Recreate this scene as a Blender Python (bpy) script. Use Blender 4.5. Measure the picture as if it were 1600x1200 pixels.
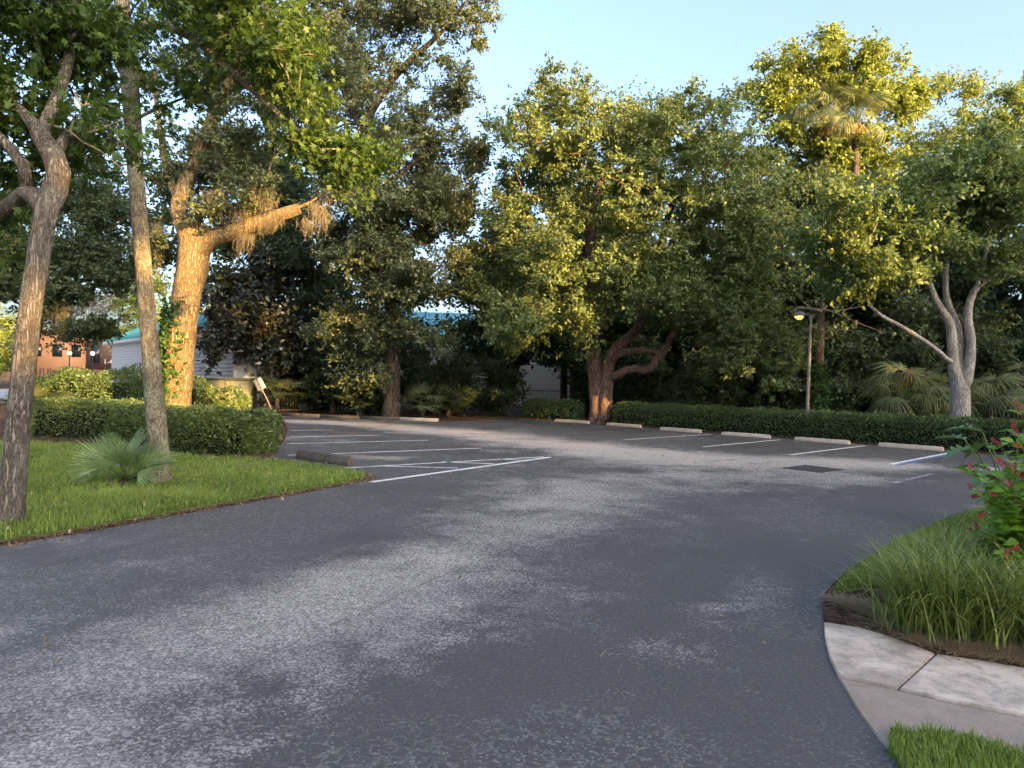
import bpy, bmesh, math, random
import numpy as np
from mathutils import Vector, Matrix

# ------------------------------------------------------------------ clear
for o in list(bpy.data.objects):
    bpy.data.objects.remove(o)
scene = bpy.context.scene
COL = scene.collection
R_ = math.radians

# ------------------------------------------------------------------ camera
F_PX, PITCH, ROLL, EYE = 1110.0, R_(-0.3), R_(1.2), 1.75
cam_d = bpy.data.cameras.new('camera')
cam_d.sensor_fit = 'HORIZONTAL'
cam_d.sensor_width = 36.0
cam_d.lens = 36.0 * F_PX / 1600.0
cam_d.clip_start = 0.05
cam_d.clip_end = 2000
cam = bpy.data.objects.new('camera', cam_d)
COL.objects.link(cam)
cR, sR, cP, sP = math.cos(ROLL), math.sin(ROLL), math.cos(PITCH), math.sin(PITCH)
fwd = Vector((0, cP, sP)); up0 = Vector((0, -sP, cP)); rt0 = Vector((1, 0, 0))
right = rt0 * cR + up0 * sR
up = rt0 * -sR + up0 * cR
m = Matrix((right, up, -fwd)).transposed().to_4x4()
m.translation = (0, 0, EYE)
cam.matrix_world = m
scene.camera = cam


def ray(px, py):
    x = (px - 800) / F_PX
    y = -(py - 600) / F_PX
    return np.array(right) * x + np.array(up) * y + np.array(fwd)


def G(px, py, z=0.0):
    d = ray(px, py)
    return d * ((z - EYE) / d[2]) + np.array([0, 0, EYE])


def A(px, py, Y):
    d = ray(px, py)
    return d * (Y / d[1]) + np.array([0, 0, EYE])


# ------------------------------------------------------------------ sky, sun, exposure
SUN_A, SUN_E = R_(42), R_(10)      # sun stands behind the camera, a little to the right
world = bpy.data.worlds.new('World')
scene.world = world
world.use_nodes = True
wn = world.node_tree
bgn = wn.nodes['Background']
sky = wn.nodes.new('ShaderNodeTexSky')
sky.sky_type = 'NISHITA'
sky.sun_disc = False
sky.sun_elevation = SUN_E
sky.sun_rotation = math.pi - SUN_A
sky.air_density = 0.65
sky.dust_density = 6.5
sky.ozone_density = 1.0
wn.links.new(sky.outputs[0], bgn.inputs[0])
bgn.inputs[1].default_value = 0.14
sun_d = bpy.data.lights.new('sun', 'SUN')
sun_d.energy = 3.2
sun_d.angle = R_(0.5)
sun_d.color = (1.0, 0.60, 0.20)
sun_o = bpy.data.objects.new('sun', sun_d)
COL.objects.link(sun_o)
sdir = Vector((math.sin(SUN_A) * math.cos(SUN_E), -math.cos(SUN_A) * math.cos(SUN_E), math.sin(SUN_E)))
sun_o.rotation_euler = sdir.to_track_quat('Z', 'Y').to_euler()
sun_o.location = (5, -12, 25)
vs = scene.view_settings
vs.view_transform = 'Standard'
vs.look = 'None'
vs.exposure = 2.78
vs.gamma = 1.0
vs.use_curve_mapping = False
cy = scene.cycles
cy.max_bounces = 7
cy.diffuse_bounces = 4
cy.glossy_bounces = 2
cy.transmission_bounces = 4
cy.transparent_max_bounces = 4
cy.caustics_reflective = False
cy.caustics_refractive = False
cy.use_denoising = True
cy.denoiser = 'OPENIMAGEDENOISE'
cy.denoising_input_passes = 'RGB_ALBEDO_NORMAL'
cy.denoising_prefilter = 'NONE'
cy.sample_clamp_indirect = 4.0
cy.use_adaptive_sampling = True
cy.adaptive_threshold = 0.03


# ------------------------------------------------------------------ helpers: tags and meshes
def tag(o, label=None, cat=None, group=None, kind=None):
    if label: o['label'] = label
    if cat: o['category'] = cat
    if group: o['group'] = group
    if kind: o['kind'] = kind
    return o


def empty(name, loc=(0, 0, 0), label=None, cat=None, group=None, rz=0.0):
    o = bpy.data.objects.new(name, None)
    COL.objects.link(o)
    o.location = loc
    o.rotation_euler = (0, 0, rz)
    return tag(o, label, cat, group)


def mesh_np(name, V, faces, mat=None, smooth=False, tint=None, mats=None, midx=None):
    """faces: list of int arrays (n,3) / (n,4)."""
    V = np.asarray(V, dtype=np.float32)
    me = bpy.data.meshes.new(name)
    me.vertices.add(len(V))
    me.vertices.foreach_set('co', V.ravel())
    faces = [np.asarray(f, dtype=np.int32) for f in faces if len(f)]
    nl = sum(f.size for f in faces)
    npoly = sum(len(f) for f in faces)
    me.loops.add(nl)
    me.polygons.add(npoly)
    me.loops.foreach_set('vertex_index', np.concatenate([f.ravel() for f in faces]))
    tot = np.concatenate([np.full(len(f), f.shape[1], dtype=np.int32) for f in faces])
    st = np.concatenate([[0], np.cumsum(tot)[:-1]]).astype(np.int32)
    me.polygons.foreach_set('loop_start', st)
    if smooth:
        me.polygons.foreach_set('use_smooth', np.ones(npoly, dtype=bool))
    if tint is not None:
        at = me.attributes.new('tint', 'FLOAT', 'POINT')
        at.data.foreach_set('value', np.asarray(tint, dtype=np.float32))
    if mat is not None: me.materials.append(mat)
    if mats is not None:
        for q in mats: me.materials.append(q)
    if midx is not None:
        me.polygons.foreach_set('material_index', np.asarray(midx, dtype=np.int32))
    me.update(calc_edges=True)
    me.validate()
    return me


def link(name, me, parent=None, loc=None, world_base=None):
    o = bpy.data.objects.new(name, me)
    COL.objects.link(o)
    if parent is not None:
        o.parent = parent
    if loc is not None: o.location = loc
    return o


class MB:
    """collects boxes, tubes, prisms into one mesh"""
    def __init__(s):
        s.V = []; s.Q = []; s.T = []; s.n = 0

    def add(s, V, quads=(), tris=()):
        V = np.asarray(V, dtype=float)
        if len(quads): s.Q.append(np.asarray(quads) + s.n)
        if len(tris): s.T.append(np.asarray(tris) + s.n)
        s.V.append(V); s.n += len(V)

    def box(s, c, size, rz=0.0, bev=0.0, M=None):
        hx, hy, hz = [q / 2 for q in size]
        if bev > 0:
            b = bev
            V = []
            for z, ins in ((-hz, b), (-hz + b, 0), (hz - b, 0), (hz, b)):
                x, y = hx - ins, hy - ins
                V += [(-x, -y, z), (x, -y, z), (x, y, z), (-x, y, z)]
            Q = [(3, 2, 1, 0), (12, 13, 14, 15)]
            for k in range(3):
                for i in range(4):
                    j = (i + 1) % 4
                    Q.append((4 * k + i, 4 * k + j, 4 * k + 4 + j, 4 * k + 4 + i))
        else:
            V = [(-hx, -hy, -hz), (hx, -hy, -hz), (hx, hy, -hz), (-hx, hy, -hz), (-hx, -hy, hz), (hx, -hy, hz), (hx, hy, hz), (-hx, hy, hz)]
            Q = [(3, 2, 1, 0), (4, 5, 6, 7), (0, 1, 5, 4), (1, 2, 6, 5), (2, 3, 7, 6), (3, 0, 4, 7)]
        V = np.array(V)
        if M is not None:
            V = V @ np.array(M.to_3x3()).T
        elif rz:
            ca, sa = math.cos(rz), math.sin(rz)
            V = np.stack([V[:, 0] * ca - V[:, 1] * sa, V[:, 0] * sa + V[:, 1] * ca, V[:, 2]], 1)
        s.add(V + np.array(c), Q)

    def tube(s, P, Rr, sides=8, rng=None, rough=0.0, cap=True):
        P = np.asarray(P, float); n = len(P)
        Rr = np.broadcast_to(np.asarray(Rr, float), (n,)).copy()
        T = np.gradient(P, axis=0) if n > 2 else np.repeat((P[-1] - P[0])[None], n, 0)
        T /= np.linalg.norm(T, axis=1)[:, None] + 1e-9
        ref = np.array([0.0, 1, 0]) if abs(T[0][1]) < 0.9 else np.array([1.0, 0, 0])
        rings = []
        th = np.linspace(0, 2 * math.pi, sides, endpoint=False)
        for i in range(n):
            t = T[i]
            u = ref - t * (ref @ t); u /= np.linalg.norm(u) + 1e-9
            w = np.cross(t, u); ref = u
            r = Rr[i]
            rad = np.full(sides, r)
            if rng is not None and rough > 0:
                rad = r * (1 + rough * rng.standard_normal(sides))
            rings.append(P[i] + rad[:, None] * (np.cos(th)[:, None] * u + np.sin(th)[:, None] * w))
        V = np.concatenate(rings)
        i0 = np.arange(n - 1)[:, None] * sides + np.arange(sides)[None]
        i1 = np.arange(n - 1)[:, None] * sides + (np.arange(sides)[None] + 1) % sides
        Q = np.stack([i0, i1, i1 + sides, i0 + sides], -1).reshape(-1, 4)
        tr = []
        if cap:
            V = np.concatenate([V, P[:1], P[-1:]])
            c0, c1 = n * sides, n * sides + 1
            for k in range(sides):
                k2 = (k + 1) % sides
                tr.append((c0, k2, k)); tr.append((c1, (n - 1) * sides + k, (n - 1) * sides + k2))
        s.add(V, Q, tr)

    def mesh(s, name, mat, smooth=False, tint=None):
        fs = []
        if s.Q: fs.append(np.concatenate(s.Q))
        if s.T: fs.append(np.concatenate(s.T))
        return mesh_np(name, np.concatenate(s.V), fs, mat, smooth, tint)

    def build(s, name, mat, parent=None, smooth=False):
        return link(name, s.mesh(name, mat, smooth), parent)


def ragged(pts, amp, step, seed):
    r = np.random.default_rng(seed); out = []
    P = [np.array(p[:2], float) for p in pts]
    for a, b in zip(P, P[1:] + P[:1]):
        n = max(1, min(60, int(np.linalg.norm(b - a) / step)))
        d = unit(b - a); nn = np.array([-d[1], d[0]])
        for i in range(n): out.append(tuple(a + (b - a) * i / n + (nn * r.normal(0, amp) if i else 0)))
    return out


def prism(name, pts, z0, z1, mat, parent=None, bevel=0.0, smooth=False):
    """extruded outline, top at z1"""
    bm = bmesh.new()
    vs_ = [bm.verts.new((p[0], p[1], z0)) for p in pts]
    f = bm.faces.new(vs_)
    if f.normal.z < 0: f.normal_flip()
    bm.normal_update()
    r = bmesh.ops.extrude_face_region(bm, geom=[f])
    for v in r['geom']:
        if isinstance(v, bmesh.types.BMVert): v.co.z = z1
    if bevel > 0:
        top = [e for e in bm.edges if all(abs(v.co.z - z1) < 1e-6 for v in e.verts)]
        bmesh.ops.bevel(bm, geom=top, offset=bevel, segments=2, affect='EDGES')
    bmesh.ops.recalc_face_normals(bm, faces=bm.faces)
    bmesh.ops.triangulate(bm, faces=[q for q in bm.faces if len(q.verts) > 4])
    me = bpy.data.meshes.new(name)
    bm.to_mesh(me); bm.free()
    me.materials.append(mat)
    return link(name, me, parent)


def inside(poly, X, Y):
    poly = np.asarray(poly)[:, :2]
    c = np.zeros(X.shape, bool)
    j = len(poly) - 1
    for i in range(len(poly)):
        xi, yi = poly[i]; xj, yj = poly[j]
        t = ((yi > Y) != (yj > Y)) & (X < (xj - xi) * (Y - yi) / (yj - yi + 1e-12) + xi)
        c ^= t
        j = i
    return c


def catmull(pts, n=8):
    P = np.asarray(pts, float)
    P = np.concatenate([2 * P[:1] - P[1:2], P, 2 * P[-1:] - P[-2:-1]])
    out = []
    for i in range(1, len(P) - 2):
        for t in np.linspace(0, 1, n, endpoint=False):
            p0, p1, p2, p3 = P[i - 1:i + 3]
            out.append(.5 * (2 * p1 + (p2 - p0) * t + (2 * p0 - 5 * p1 + 4 * p2 - p3) * t * t + (3 * p1 - p0 - 3 * p2 + p3) * t ** 3))
    out.append(P[-2])
    return np.array(out)


# ------------------------------------------------------------------ helpers: materials
class NT:
    def __init__(s, name):
        s.m = bpy.data.materials.new(name)
        s.m.use_nodes = True
        s.t = s.m.node_tree
        s.t.nodes.clear()
        s.out = s.t.nodes.new('ShaderNodeOutputMaterial')

    def n(s, typ, _p=None, **ins):
        nd = s.t.nodes.new('ShaderNode' + typ)
        for k, v in (_p or {}).items(): setattr(nd, k, v)
        for k, v in ins.items():
            key = int(k[1:]) if k[0] == 'i' and k[1:].isdigit() else k.replace('_', ' ')
            sk = nd.inputs[key]
            if isinstance(v, bpy.types.NodeSocket): s.t.links.new(v, sk)
            else: sk.default_value = v
        return nd

    def surf(s, sock): s.t.links.new(sock, s.out.inputs[0])

    def coord(s, scale=(1, 1, 1), kind='Object'):
        tc = s.n('TexCoord')
        mp = s.n('Mapping', Vector=tc.outputs[kind], Scale=scale)
        return mp.outputs[0]

    def noise(s, vec, scale, detail=4, rough=.55, dist=0.0):
        return s.n('TexNoise', Vector=vec, Scale=scale, Detail=detail, Roughness=rough, Distortion=dist).outputs[0]

    def ramp(s, fac, stops, interp='LINEAR'):
        r = s.n('ValToRGB', i0=fac)
        r.color_ramp.interpolation = interp
        e = r.color_ramp.elements
        while len(e) < len(stops): e.new(.5)
        for el, (p, c) in zip(e, stops):
            el.position = p
            el.color = (c, c, c, 1) if isinstance(c, (int, float)) else (*c, 1)
        return r.outputs[0]

    def mix(s, fac, a, b, typ='MIX'):
        nd = s.t.nodes.new('ShaderNodeMix')
        nd.data_type = 'RGBA'; nd.blend_type = typ
        for sk, v in ((nd.inputs[0], fac), (nd.inputs[6], a), (nd.inputs[7], b)):
            if isinstance(v, bpy.types.NodeSocket): s.t.links.new(v, sk)
            elif isinstance(v, (int, float)): sk.default_value = v if sk == nd.inputs[0] else (v, v, v, 1)
            else: sk.default_value = (*v, 1)
        return nd.outputs[2]

    def math(s, op, a, b=0.0, clamp=False):
        nd = s.t.nodes.new('ShaderNodeMath')
        nd.operation = op; nd.use_clamp = clamp
        for sk, v in ((nd.inputs[0], a), (nd.inputs[1], b)):
            if isinstance(v, bpy.types.NodeSocket): s.t.links.new(v, sk)
            else: sk.default_value = v
        return nd.outputs[0]

    def bump(s, h, strength=.5, dist=.02):
        return s.n('Bump', Height=h, Strength=strength, Distance=dist).outputs[0]

    def principled(s, col, rough=.8, spec=.3, normal=None, metal=0.0):
        p = s.n('BsdfPrincipled')
        for k, v in (('Base Color', col), ('Roughness', rough), ('Specular IOR Level', spec), ('Metallic', metal)):
            if isinstance(v, bpy.types.NodeSocket): s.t.links.new(v, p.inputs[k])
            elif isinstance(v, tuple): p.inputs[k].default_value = (*v, 1)
            else: p.inputs[k].default_value = v
        if normal is not None: s.t.links.new(normal, p.inputs['Normal'])
        return p.outputs[0]

    def attr(s, name):
        return s.n('Attribute', {'attribute_name': name}).outputs['Fac']


def simple(name, col, rough=.7, spec=.3, var=.25, scale=6.0, bump=0.0, metal=0.0, bscale=40.0):
    t = NT(name)
    v = t.coord()
    nz = t.noise(v, scale, 5, .6)
    a = tuple(c * (1 - var) for c in col); b = tuple(min(1, c * (1 + var)) for c in col)
    c = t.ramp(nz, [(.3, a), (.7, b)])
    nrm = t.bump(t.noise(v, bscale, 4), bump, .01) if bump else None
    t.surf(t.principled(c, rough, spec, nrm, metal))
    return t.m


def leafmat(name, c1, c2, trans=.3, rough=.45, spec=.35, tcol=None, back=None):
    t = NT(name)
    col = t.mix(t.attr('tint'), c1, c2)
    if back is not None:
        g = t.n('NewGeometry')
        col = t.mix(g.outputs['Backfacing'], col, back)
    p = t.principled(col, rough, spec)
    tc = t.mix(1.0, col, tcol or (1.25, 1.15, .6), 'MULTIPLY')
    tr = t.n('BsdfTranslucent', Color=tc)
    ms = t.n('MixShader', i0=trans, i1=p, i2=tr.outputs[0])
    t.surf(ms.outputs[0])
    return t.m


def barkmat(name, c_dark, c_light, lichen=None, lichen_amt=.5, scale=1.0, bump=.9):
    t = NT(name)
    v2 = t.coord((1, 1, 1))
    wob = t.n('TexNoise', Vector=v2, Scale=3.5 * scale, Detail=3.0).outputs['Color']
    wv = t.n('VectorMath', {'operation': 'ADD'}, i0=v2, i1=t.n('VectorMath', {'operation': 'SCALE'}, i0=wob, Scale=.10 / scale).outputs[0]).outputs[0]
    mp = t.n('Mapping', Vector=wv, Scale=(15 * scale, 15 * scale, 1.9 * scale)).outputs[0]
    n1 = t.noise(mp, 1.6, 7, .66, .3)
    rid = t.math('ABSOLUTE', t.math('SUBTRACT', n1, .5))
    ridge = t.ramp(rid, [(.0, 0.0), (.11, 1.0)])
    fine = t.noise(v2, 60 * scale, 4, .75)
    brk = t.noise(t.coord((4 * scale, 4 * scale, 9 * scale)), 2.0, 4, .6)
    h = t.math('ADD', t.math('MULTIPLY', ridge, .55), t.math('ADD', t.math('MULTIPLY', fine, .3), t.math('MULTIPLY', brk, .25)))
    c = t.ramp(h, [(.22, tuple(q * .5 for q in c_dark)), (.5, c_dark), (.85, c_light)])
    if lichen:
        nl = t.noise(v2, 2.6 * scale, 6, .7)
        nf = t.noise(v2, 22 * scale, 4, .7)
        fac = t.ramp(t.math('ADD', t.math('MULTIPLY', nl, .6), t.math('MULTIPLY', nf, .4)), [(.48, 0.0), (.62, lichen_amt)])
        c = t.mix(fac, c, lichen)
    t.surf(t.principled(c, .9, .15, t.bump(h, bump, .03)))
    return t.m


# ------------------------------------------------------------------ materials
def make_asphalt():
    t = NT('asphalt')
    v = t.coord()
    wear = t.attr('wear')          # low-frequency wear, broken up below by fine noise
    crk = t.attr('crackzone')
    fine = t.noise(v, 42, 3, .8)
    vg = t.n('TexVoronoi', Vector=v, Scale=75.0)
    gr = t.n('SeparateColor', i0=vg.outputs['Color']).outputs[0]
    mid = t.noise(v, 3.6, 5, .72, .6)
    a = t.math('ADD', wear, t.math('MULTIPLY', t.math('SUBTRACT', fine, .5), .75))
    a = t.math('ADD', a, t.math('MULTIPLY', t.math('SUBTRACT', mid, .5), 1.0))
    a = t.math('ADD', a, t.math('MULTIPLY', t.math('SUBTRACT', gr, .5), .35))
    mask = t.ramp(a, [(.38, 0.0), (.62, .5), (.98, 1.0)])
    dark = t.ramp(fine, [(.3, (.058, .054, .052)), (.7, (.112, .105, .102))])
    pale = t.ramp(gr, [(.0, (.17, .156, .140)), (.45, (.315, .288, .256)), (1.0, (.52, .48, .435))])
    warm = t.mix(t.math('MULTIPLY', t.attr('warm'), .95), pale, (.58, .48, .40))
    col = t.mix(mask, dark, warm)
    gs = t.math('MULTIPLY', t.ramp(gr, [(.86, 0.0), (.96, 1.0)]), t.ramp(crk, [(.2, .10), (.75, .45)]))
    col = t.mix(gs, col, (.40, .38, .36))
    wn_ = t.n('TexNoise', Vector=v, Scale=9.0, Detail=3.0).outputs['Color']
    wv = t.n('VectorMath', {'operation': 'ADD'}, i0=v, i1=t.n('VectorMath', {'operation': 'SCALE'}, i0=wn_, Scale=.17).outputs[0]).outputs[0]
    e1 = t.n('TexVoronoi', {'feature': 'DISTANCE_TO_EDGE'}, Vector=wv, Scale=9.0).outputs['Distance']
    k1 = t.math('MULTIPLY', t.ramp(e1, [(.02, 1.0), (.085, 0.0)]), t.ramp(crk, [(.22, .0), (.55, 1.0)]))
    k1 = t.math('MULTIPLY', k1, t.ramp(mid, [(.36, .0), (.54, 1.0)]))
    veins = t.mix(mask, (.27, .255, .24), (.055, .052, .05))
    col = t.mix(t.math('MULTIPLY', k1, t.ramp(fine, [(.36, .05), (.62, .65)])), col, veins)
    rough = t.mix(mask, .62, .9)
    t.surf(t.principled(col, rough, .3, t.bump(t.math('SUBTRACT', t.math('ADD', fine, gr), k1), .5, .010)))
    return t.m


def make_soil():
    t = NT('leaf_litter')
    v = t.coord()
    n1 = t.noise(v, 1.2, 5, .6); n2 = t.noise(v, 28, 5, .75)
    vo = t.n('SeparateColor', i0=t.n('TexVoronoi', Vector=v, Scale=26.0).outputs['Color']).outputs[0]
    c = t.ramp(vo, [(.1, (.045, .027, .018)), (.5, (.10, .055, .034)), (.9, (.19, .115, .07))])
    c = t.mix(t.ramp(n1, [(.35, 0.0), (.7, .6)]), c, (.055, .04, .028))
    t.surf(t.principled(c, .95, .1, t.bump(t.math('ADD', n2, vo), .9, .03)))
    return t.m


def make_turf():
    t = NT('turf_soil')
    v = t.coord()
    c = t.mix(t.ramp(t.noise(v, 18, 4, .7), [(.35, 0.0), (.65, 1.0)]), (.08, .11, .022), (.13, .17, .04))
    c = t.mix(t.ramp(t.noise(v, 1.1, 4, .6), [(.55, 0.0), (.75, .5)]), c, (.12, .11, .05))
    t.surf(t.principled(c, .95, .1, t.bump(t.noise(v, 60, 3), .8, .02)))
    return t.m


def make_concrete(name, base, stain, dark=.5):
    t = NT(name)
    v = t.coord()
    n1 = t.noise(v, 2.2, 7, .68, .3); n2 = t.noise(v, 140, 2, .8); n3 = t.noise(v, 9, 5, .7)
    c = t.mix(t.ramp(n1, [(.42, 0.0), (.57, 1.0)]), stain, base)
    c = t.mix(t.ramp(n3, [(.50, 0.0), (.66, dark)]), c, tuple(q * .55 for q in stain))
    c = t.mix(.35, c, t.ramp(n2, [(.3, tuple(q * .6 for q in base)), (.7, tuple(min(1, q * 1.35) for q in base))]))
    t.surf(t.principled(c, .92, .2, t.bump(t.math('ADD', n2, n3), .5, .008)))
    return t.m


def make_paint(name, col, amt=.62, under=None):
    """worn road paint: chips away to asphalt colour"""
    t = NT(name)
    v = t.coord()
    f = t.math('ADD', t.math('MULTIPLY', t.noise(v, 38, 4, .8), .55), t.math('MULTIPLY', t.noise(v, 3.0, 4, .6), .45))
    fac = t.ramp(f, [(amt - .13, 1.0), (amt + .05, 0.0)])
    c = t.mix(fac, under or (.11, .11, .12), col)
    t.surf(t.principled(c, .8, .25))
    return t.m


M = dict(
    asphalt=make_asphalt(), soil=make_soil(), turf=make_turf(),
    seam=simple('crack_filler', (.085, .083, .083), .9, .1),
    patch=simple('asphalt_patch', (.062, .057, .054), .9, .2, .3, 30, .6),
    paint=make_paint('road_paint', (.74, .72, .69), .64),
    paint_old=make_paint('faded_road_paint', (.55, .54, .52), .50),
    blue=make_paint('blue_road_paint', (.12, .26, .55), .55),
    conc=make_concrete('sidewalk_concrete', (.66, .56, .47), (.27, .215, .17), .8),
    conc2=make_concrete('ramp_concrete', (.36, .295, .24), (.27, .215, .17), .35),
    stop=make_concrete('wheel_stop_concrete', (.58, .48, .39), (.42, .33, .26), .25),
    stop_dark=make_concrete('dark_wheel_stop_concrete', (.115, .10, .088), (.06, .052, .045), .5),  # darker concrete tones for the left stop and left kerb blocks
    bark_oak=barkmat('oak_bark', (.16, .135, .115), (.34, .30, .26), (.42, .44, .36), .35, 1.3),
    bark_lean=barkmat('lichen_bark', (.20, .165, .12), (.42, .36, .28), (.50, .51, .36), .8, 1.6),
    bark_lit=barkmat('pale_oak_bark', (.24, .17, .095), (.47, .36, .21), (.42, .36, .21), .35, 1.0, 1.3),
    bark_red=barkmat('ridged_brown_bark', (.17, .11, .085), (.34, .235, .185), None, 0, .7, 1.0),
    bark_gray=barkmat('smooth_grey_bark', (.26, .23, .21), (.50, .47, .44), (.56, .56, .50), .4, .9, .5),
    bark_dark=barkmat('dark_bark', (.07, .055, .045), (.16, .13, .11), None, 0, .8),
    twig=simple('pale_twig', (.30, .23, .16), .9, .1, .3),
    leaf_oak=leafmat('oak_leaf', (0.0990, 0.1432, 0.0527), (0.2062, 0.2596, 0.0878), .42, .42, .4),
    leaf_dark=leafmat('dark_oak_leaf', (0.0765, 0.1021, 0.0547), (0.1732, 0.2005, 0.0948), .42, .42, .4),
    leaf_right=leafmat('sweet_green_leaf', (0.0975, 0.1544, 0.0520), (0.2031, 0.2681, 0.0894), .42, .45, .35),
    leaf_yel=leafmat('yellow_green_leaf', (0.1359, 0.1868, 0.0431), (0.2458, 0.2916, 0.0719), .42, .5, .3),
    leaf_star=leafmat('lobed_green_leaf', (0.0468, 0.0936, 0.0234), (0.1111, 0.1755, 0.0351), .38, .45, .35),
    leaf_mag=leafmat('magnolia_leaf', (.022, .030, .020), (.050, .055, .035), .08, .28, .5, back=(.036, .030, .020)),
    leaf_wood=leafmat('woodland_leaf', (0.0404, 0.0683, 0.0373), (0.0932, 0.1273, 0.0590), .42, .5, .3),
    leaf_hedge=leafmat('hedge_leaf', (0.0594, 0.1040, 0.0327), (0.1560, 0.2079, 0.0624), .22, .36, .45),
    leaf_hedge_d=leafmat('dark_hedge_leaf', (0.0614, 0.1141, 0.0439), (0.1535, 0.2151, 0.0747), .2, .4, .4),
    leaf_ivy=leafmat('ivy_leaf', (.035, .085, .020), (.080, .150, .030), .3, .4, .4),
    leaf_palm=leafmat('palm_frond', (0.1710, 0.2686, 0.1343), (0.3175, 0.4273, 0.2075), .22, .45, .4),
    leaf_palm_r=leafmat('cabbage_palm_frond', (0.1079, 0.1437, 0.0646), (0.2156, 0.2372, 0.1006), .25, .5, .3),
    leaf_dead=leafmat('dead_palm_frond', (.28, .19, .08), (.42, .30, .11), .3, .7, .15),
    leaf_shrub=leafmat('bright_shrub_leaf', (0.1125, 0.2446, 0.0264), (0.2645, 0.4364, 0.0463), .38, .42, .4),
    leaf_phil=leafmat('lobed_shrub_leaf', (.06, .135, .05), (.11, .20, .075), .3, .35, .45),
    flower=leafmat('red_bract', (.30, .035, .045), (.50, .11, .10), .25, .5, .3, tcol=(1.2, .8, .7)),
    grass=leafmat('lawn_grass', (.125, .195, .040), (.265, .345, .085), .35, .5, .25),
    lir=leafmat('strap_leaf', (0.0900, 0.1500, 0.0336), (0.3240, 0.3720, 0.1020), .3, .4, .4),
    straw=leafmat('dry_straw', (.20, .145, .09), (.42, .32, .20), .2, .8, .1),
    moss=leafmat('spanish_moss', (.19, .155, .105), (.34, .29, .20), .3, .9, .05, tcol=(1.1, 1.0, .8)),
    core=simple('hedge_twigs', (.018, .018, .012), .95, .05),
    siding=simple('white_siding', (.66, .66, .66), .6, .3, .06, 3),
    trim=simple('white_trim', (.72, .72, .70), .55, .3, .06, 3),
    teal=simple('teal_metal_roof', (.06, .29, .31), .35, .5, .10, 2),
    brick=None,
    brown=simple('brown_panel', (.11, .065, .055), .7, .3, .15),
    glass=simple('dark_glass', (.02, .024, .03), .12, .5, .1),
    olive=simple('olive_painted_metal', (.17, .165, .085), .55, .35, .12, 2),
    olive_d=simple('dark_olive_metal', (.08, .08, .045), .55, .35, .12, 2),
    iron=simple('black_iron', (.018, .019, .021), .5, .4),
    sign=simple('sign_back_metal', (.42, .38, .33), .55, .4, .12, 5),
    sign_w=simple('white_label', (.72, .62, .56), .6, .3, .08, 9),
    galv=simple('galvanised_post', (.22, .21, .20), .5, .5, .2, 9),
    lamp_pole=simple('weathered_lamp_pole', (.25, .20, .16), .7, .3, .3, 6),
    plastic=simple('grey_plastic', (.30, .31, .32), .4, .4),
    roofing=simple('brown_shingle', (.10, .08, .07), .9, .2, .3, 12),
    stucco=simple('beige_stucco', (.45, .39, .31), .9, .2, .1, 5, .3),
    far_road=simple('far_pavement', (.30, .30, .31), .9, .2, .15, 1),
)


def make_brick():
    t = NT('sunlit_orange_brick')
    b = t.n('TexBrick', Vector=t.coord((1, 1, 1)), Color1=(.50, .15, .05, 1), Color2=(.60, .21, .08, 1), Mortar=(.42, .22, .12, 1), Scale=2.4)  # orange brick, its colour brightened in place of sunlight blocked here
    b.inputs['Mortar Size'].default_value = .012
    t.surf(t.principled(b.outputs[0], .9, .2))
    return t.m


M['brick'] = make_brick()


def emis(name, col, s):
    t = NT(name)
    e = t.n('Emission', Color=(*col, 1), Strength=s)
    t.surf(e.outputs[0])
    return t.m


M['bulb'] = emis('lit_lamp', (1.0, .62, .17), .26)
M['globe'] = simple('white_globe', (.75, .75, .73), .4, .4, .03)


# ------------------------------------------------------------------ leaves
def unit(v): return v / (np.linalg.norm(v, axis=-1, keepdims=True) + 1e-9)


STAR = None


def leaf_geo(P, L, W, rng, droop=0.0, flat=.0, outdir=None, star=False, fold=.12, lvar=.3, face=None):
    """one small folded blade per point; returns V, quads, tris, tint"""
    n = len(P)
    a = unit(rng.standard_normal((n, 3)) + np.array([0, 0, -droop]) + (0 if outdir is None else outdir))
    r = rng.standard_normal((n, 3)) * (1 - flat) + np.array([0, 0, 1.0]) * (flat * 2 + .25)
    if face is not None: r = rng.standard_normal((n, 3)) * .55 + face * 1.1 + np.array([0, 0, .45])
    b = unit(np.cross(a, r)); nn = np.cross(b, a)
    s = (1 + lvar * (rng.random(n) * 2 - 1))[:, None]
    L_ = L * s; W_ = W * s
    ti = rng.random(n)
    if not star:
        V = np.stack([P, P + a * L_ * .45 + b * W_ * .5 + nn * L_ * fold, P + a * L_, P + a * L_ * .45 - b * W_ * .5 + nn * L_ * fold], 1)
        Q = np.arange(n * 4).reshape(n, 4)
        return V.reshape(-1, 3), Q, None, np.repeat(ti, 4)
    # lobed leaf: five points and notches
    ang = np.radians([180, 100, 75, 48, 25, 0, -25, -48, -75, -100])
    rad = np.array([.18, .62, .30, .85, .36, 1.0, .36, .85, .30, .62])
    V = P[:, None] + a[:, None] * (L_[:, None] * (.2 + rad * np.cos(ang))[None, :, None]) * .8 \
        + b[:, None] * (W_[:, None] * (rad * np.sin(ang))[None, :, None]) * .62 \
        - nn[:, None] * (L_[:, None] * (rad ** 2)[None, :, None] * .14)
    base = np.arange(n)[:, None, None] * 10
    tl = np.array([(0, i, i + 1) for i in range(1, 9)])
    return V.reshape(-1, 3), None, (base + tl[None]).reshape(-1, 3), np.repeat(ti, 10)


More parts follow.
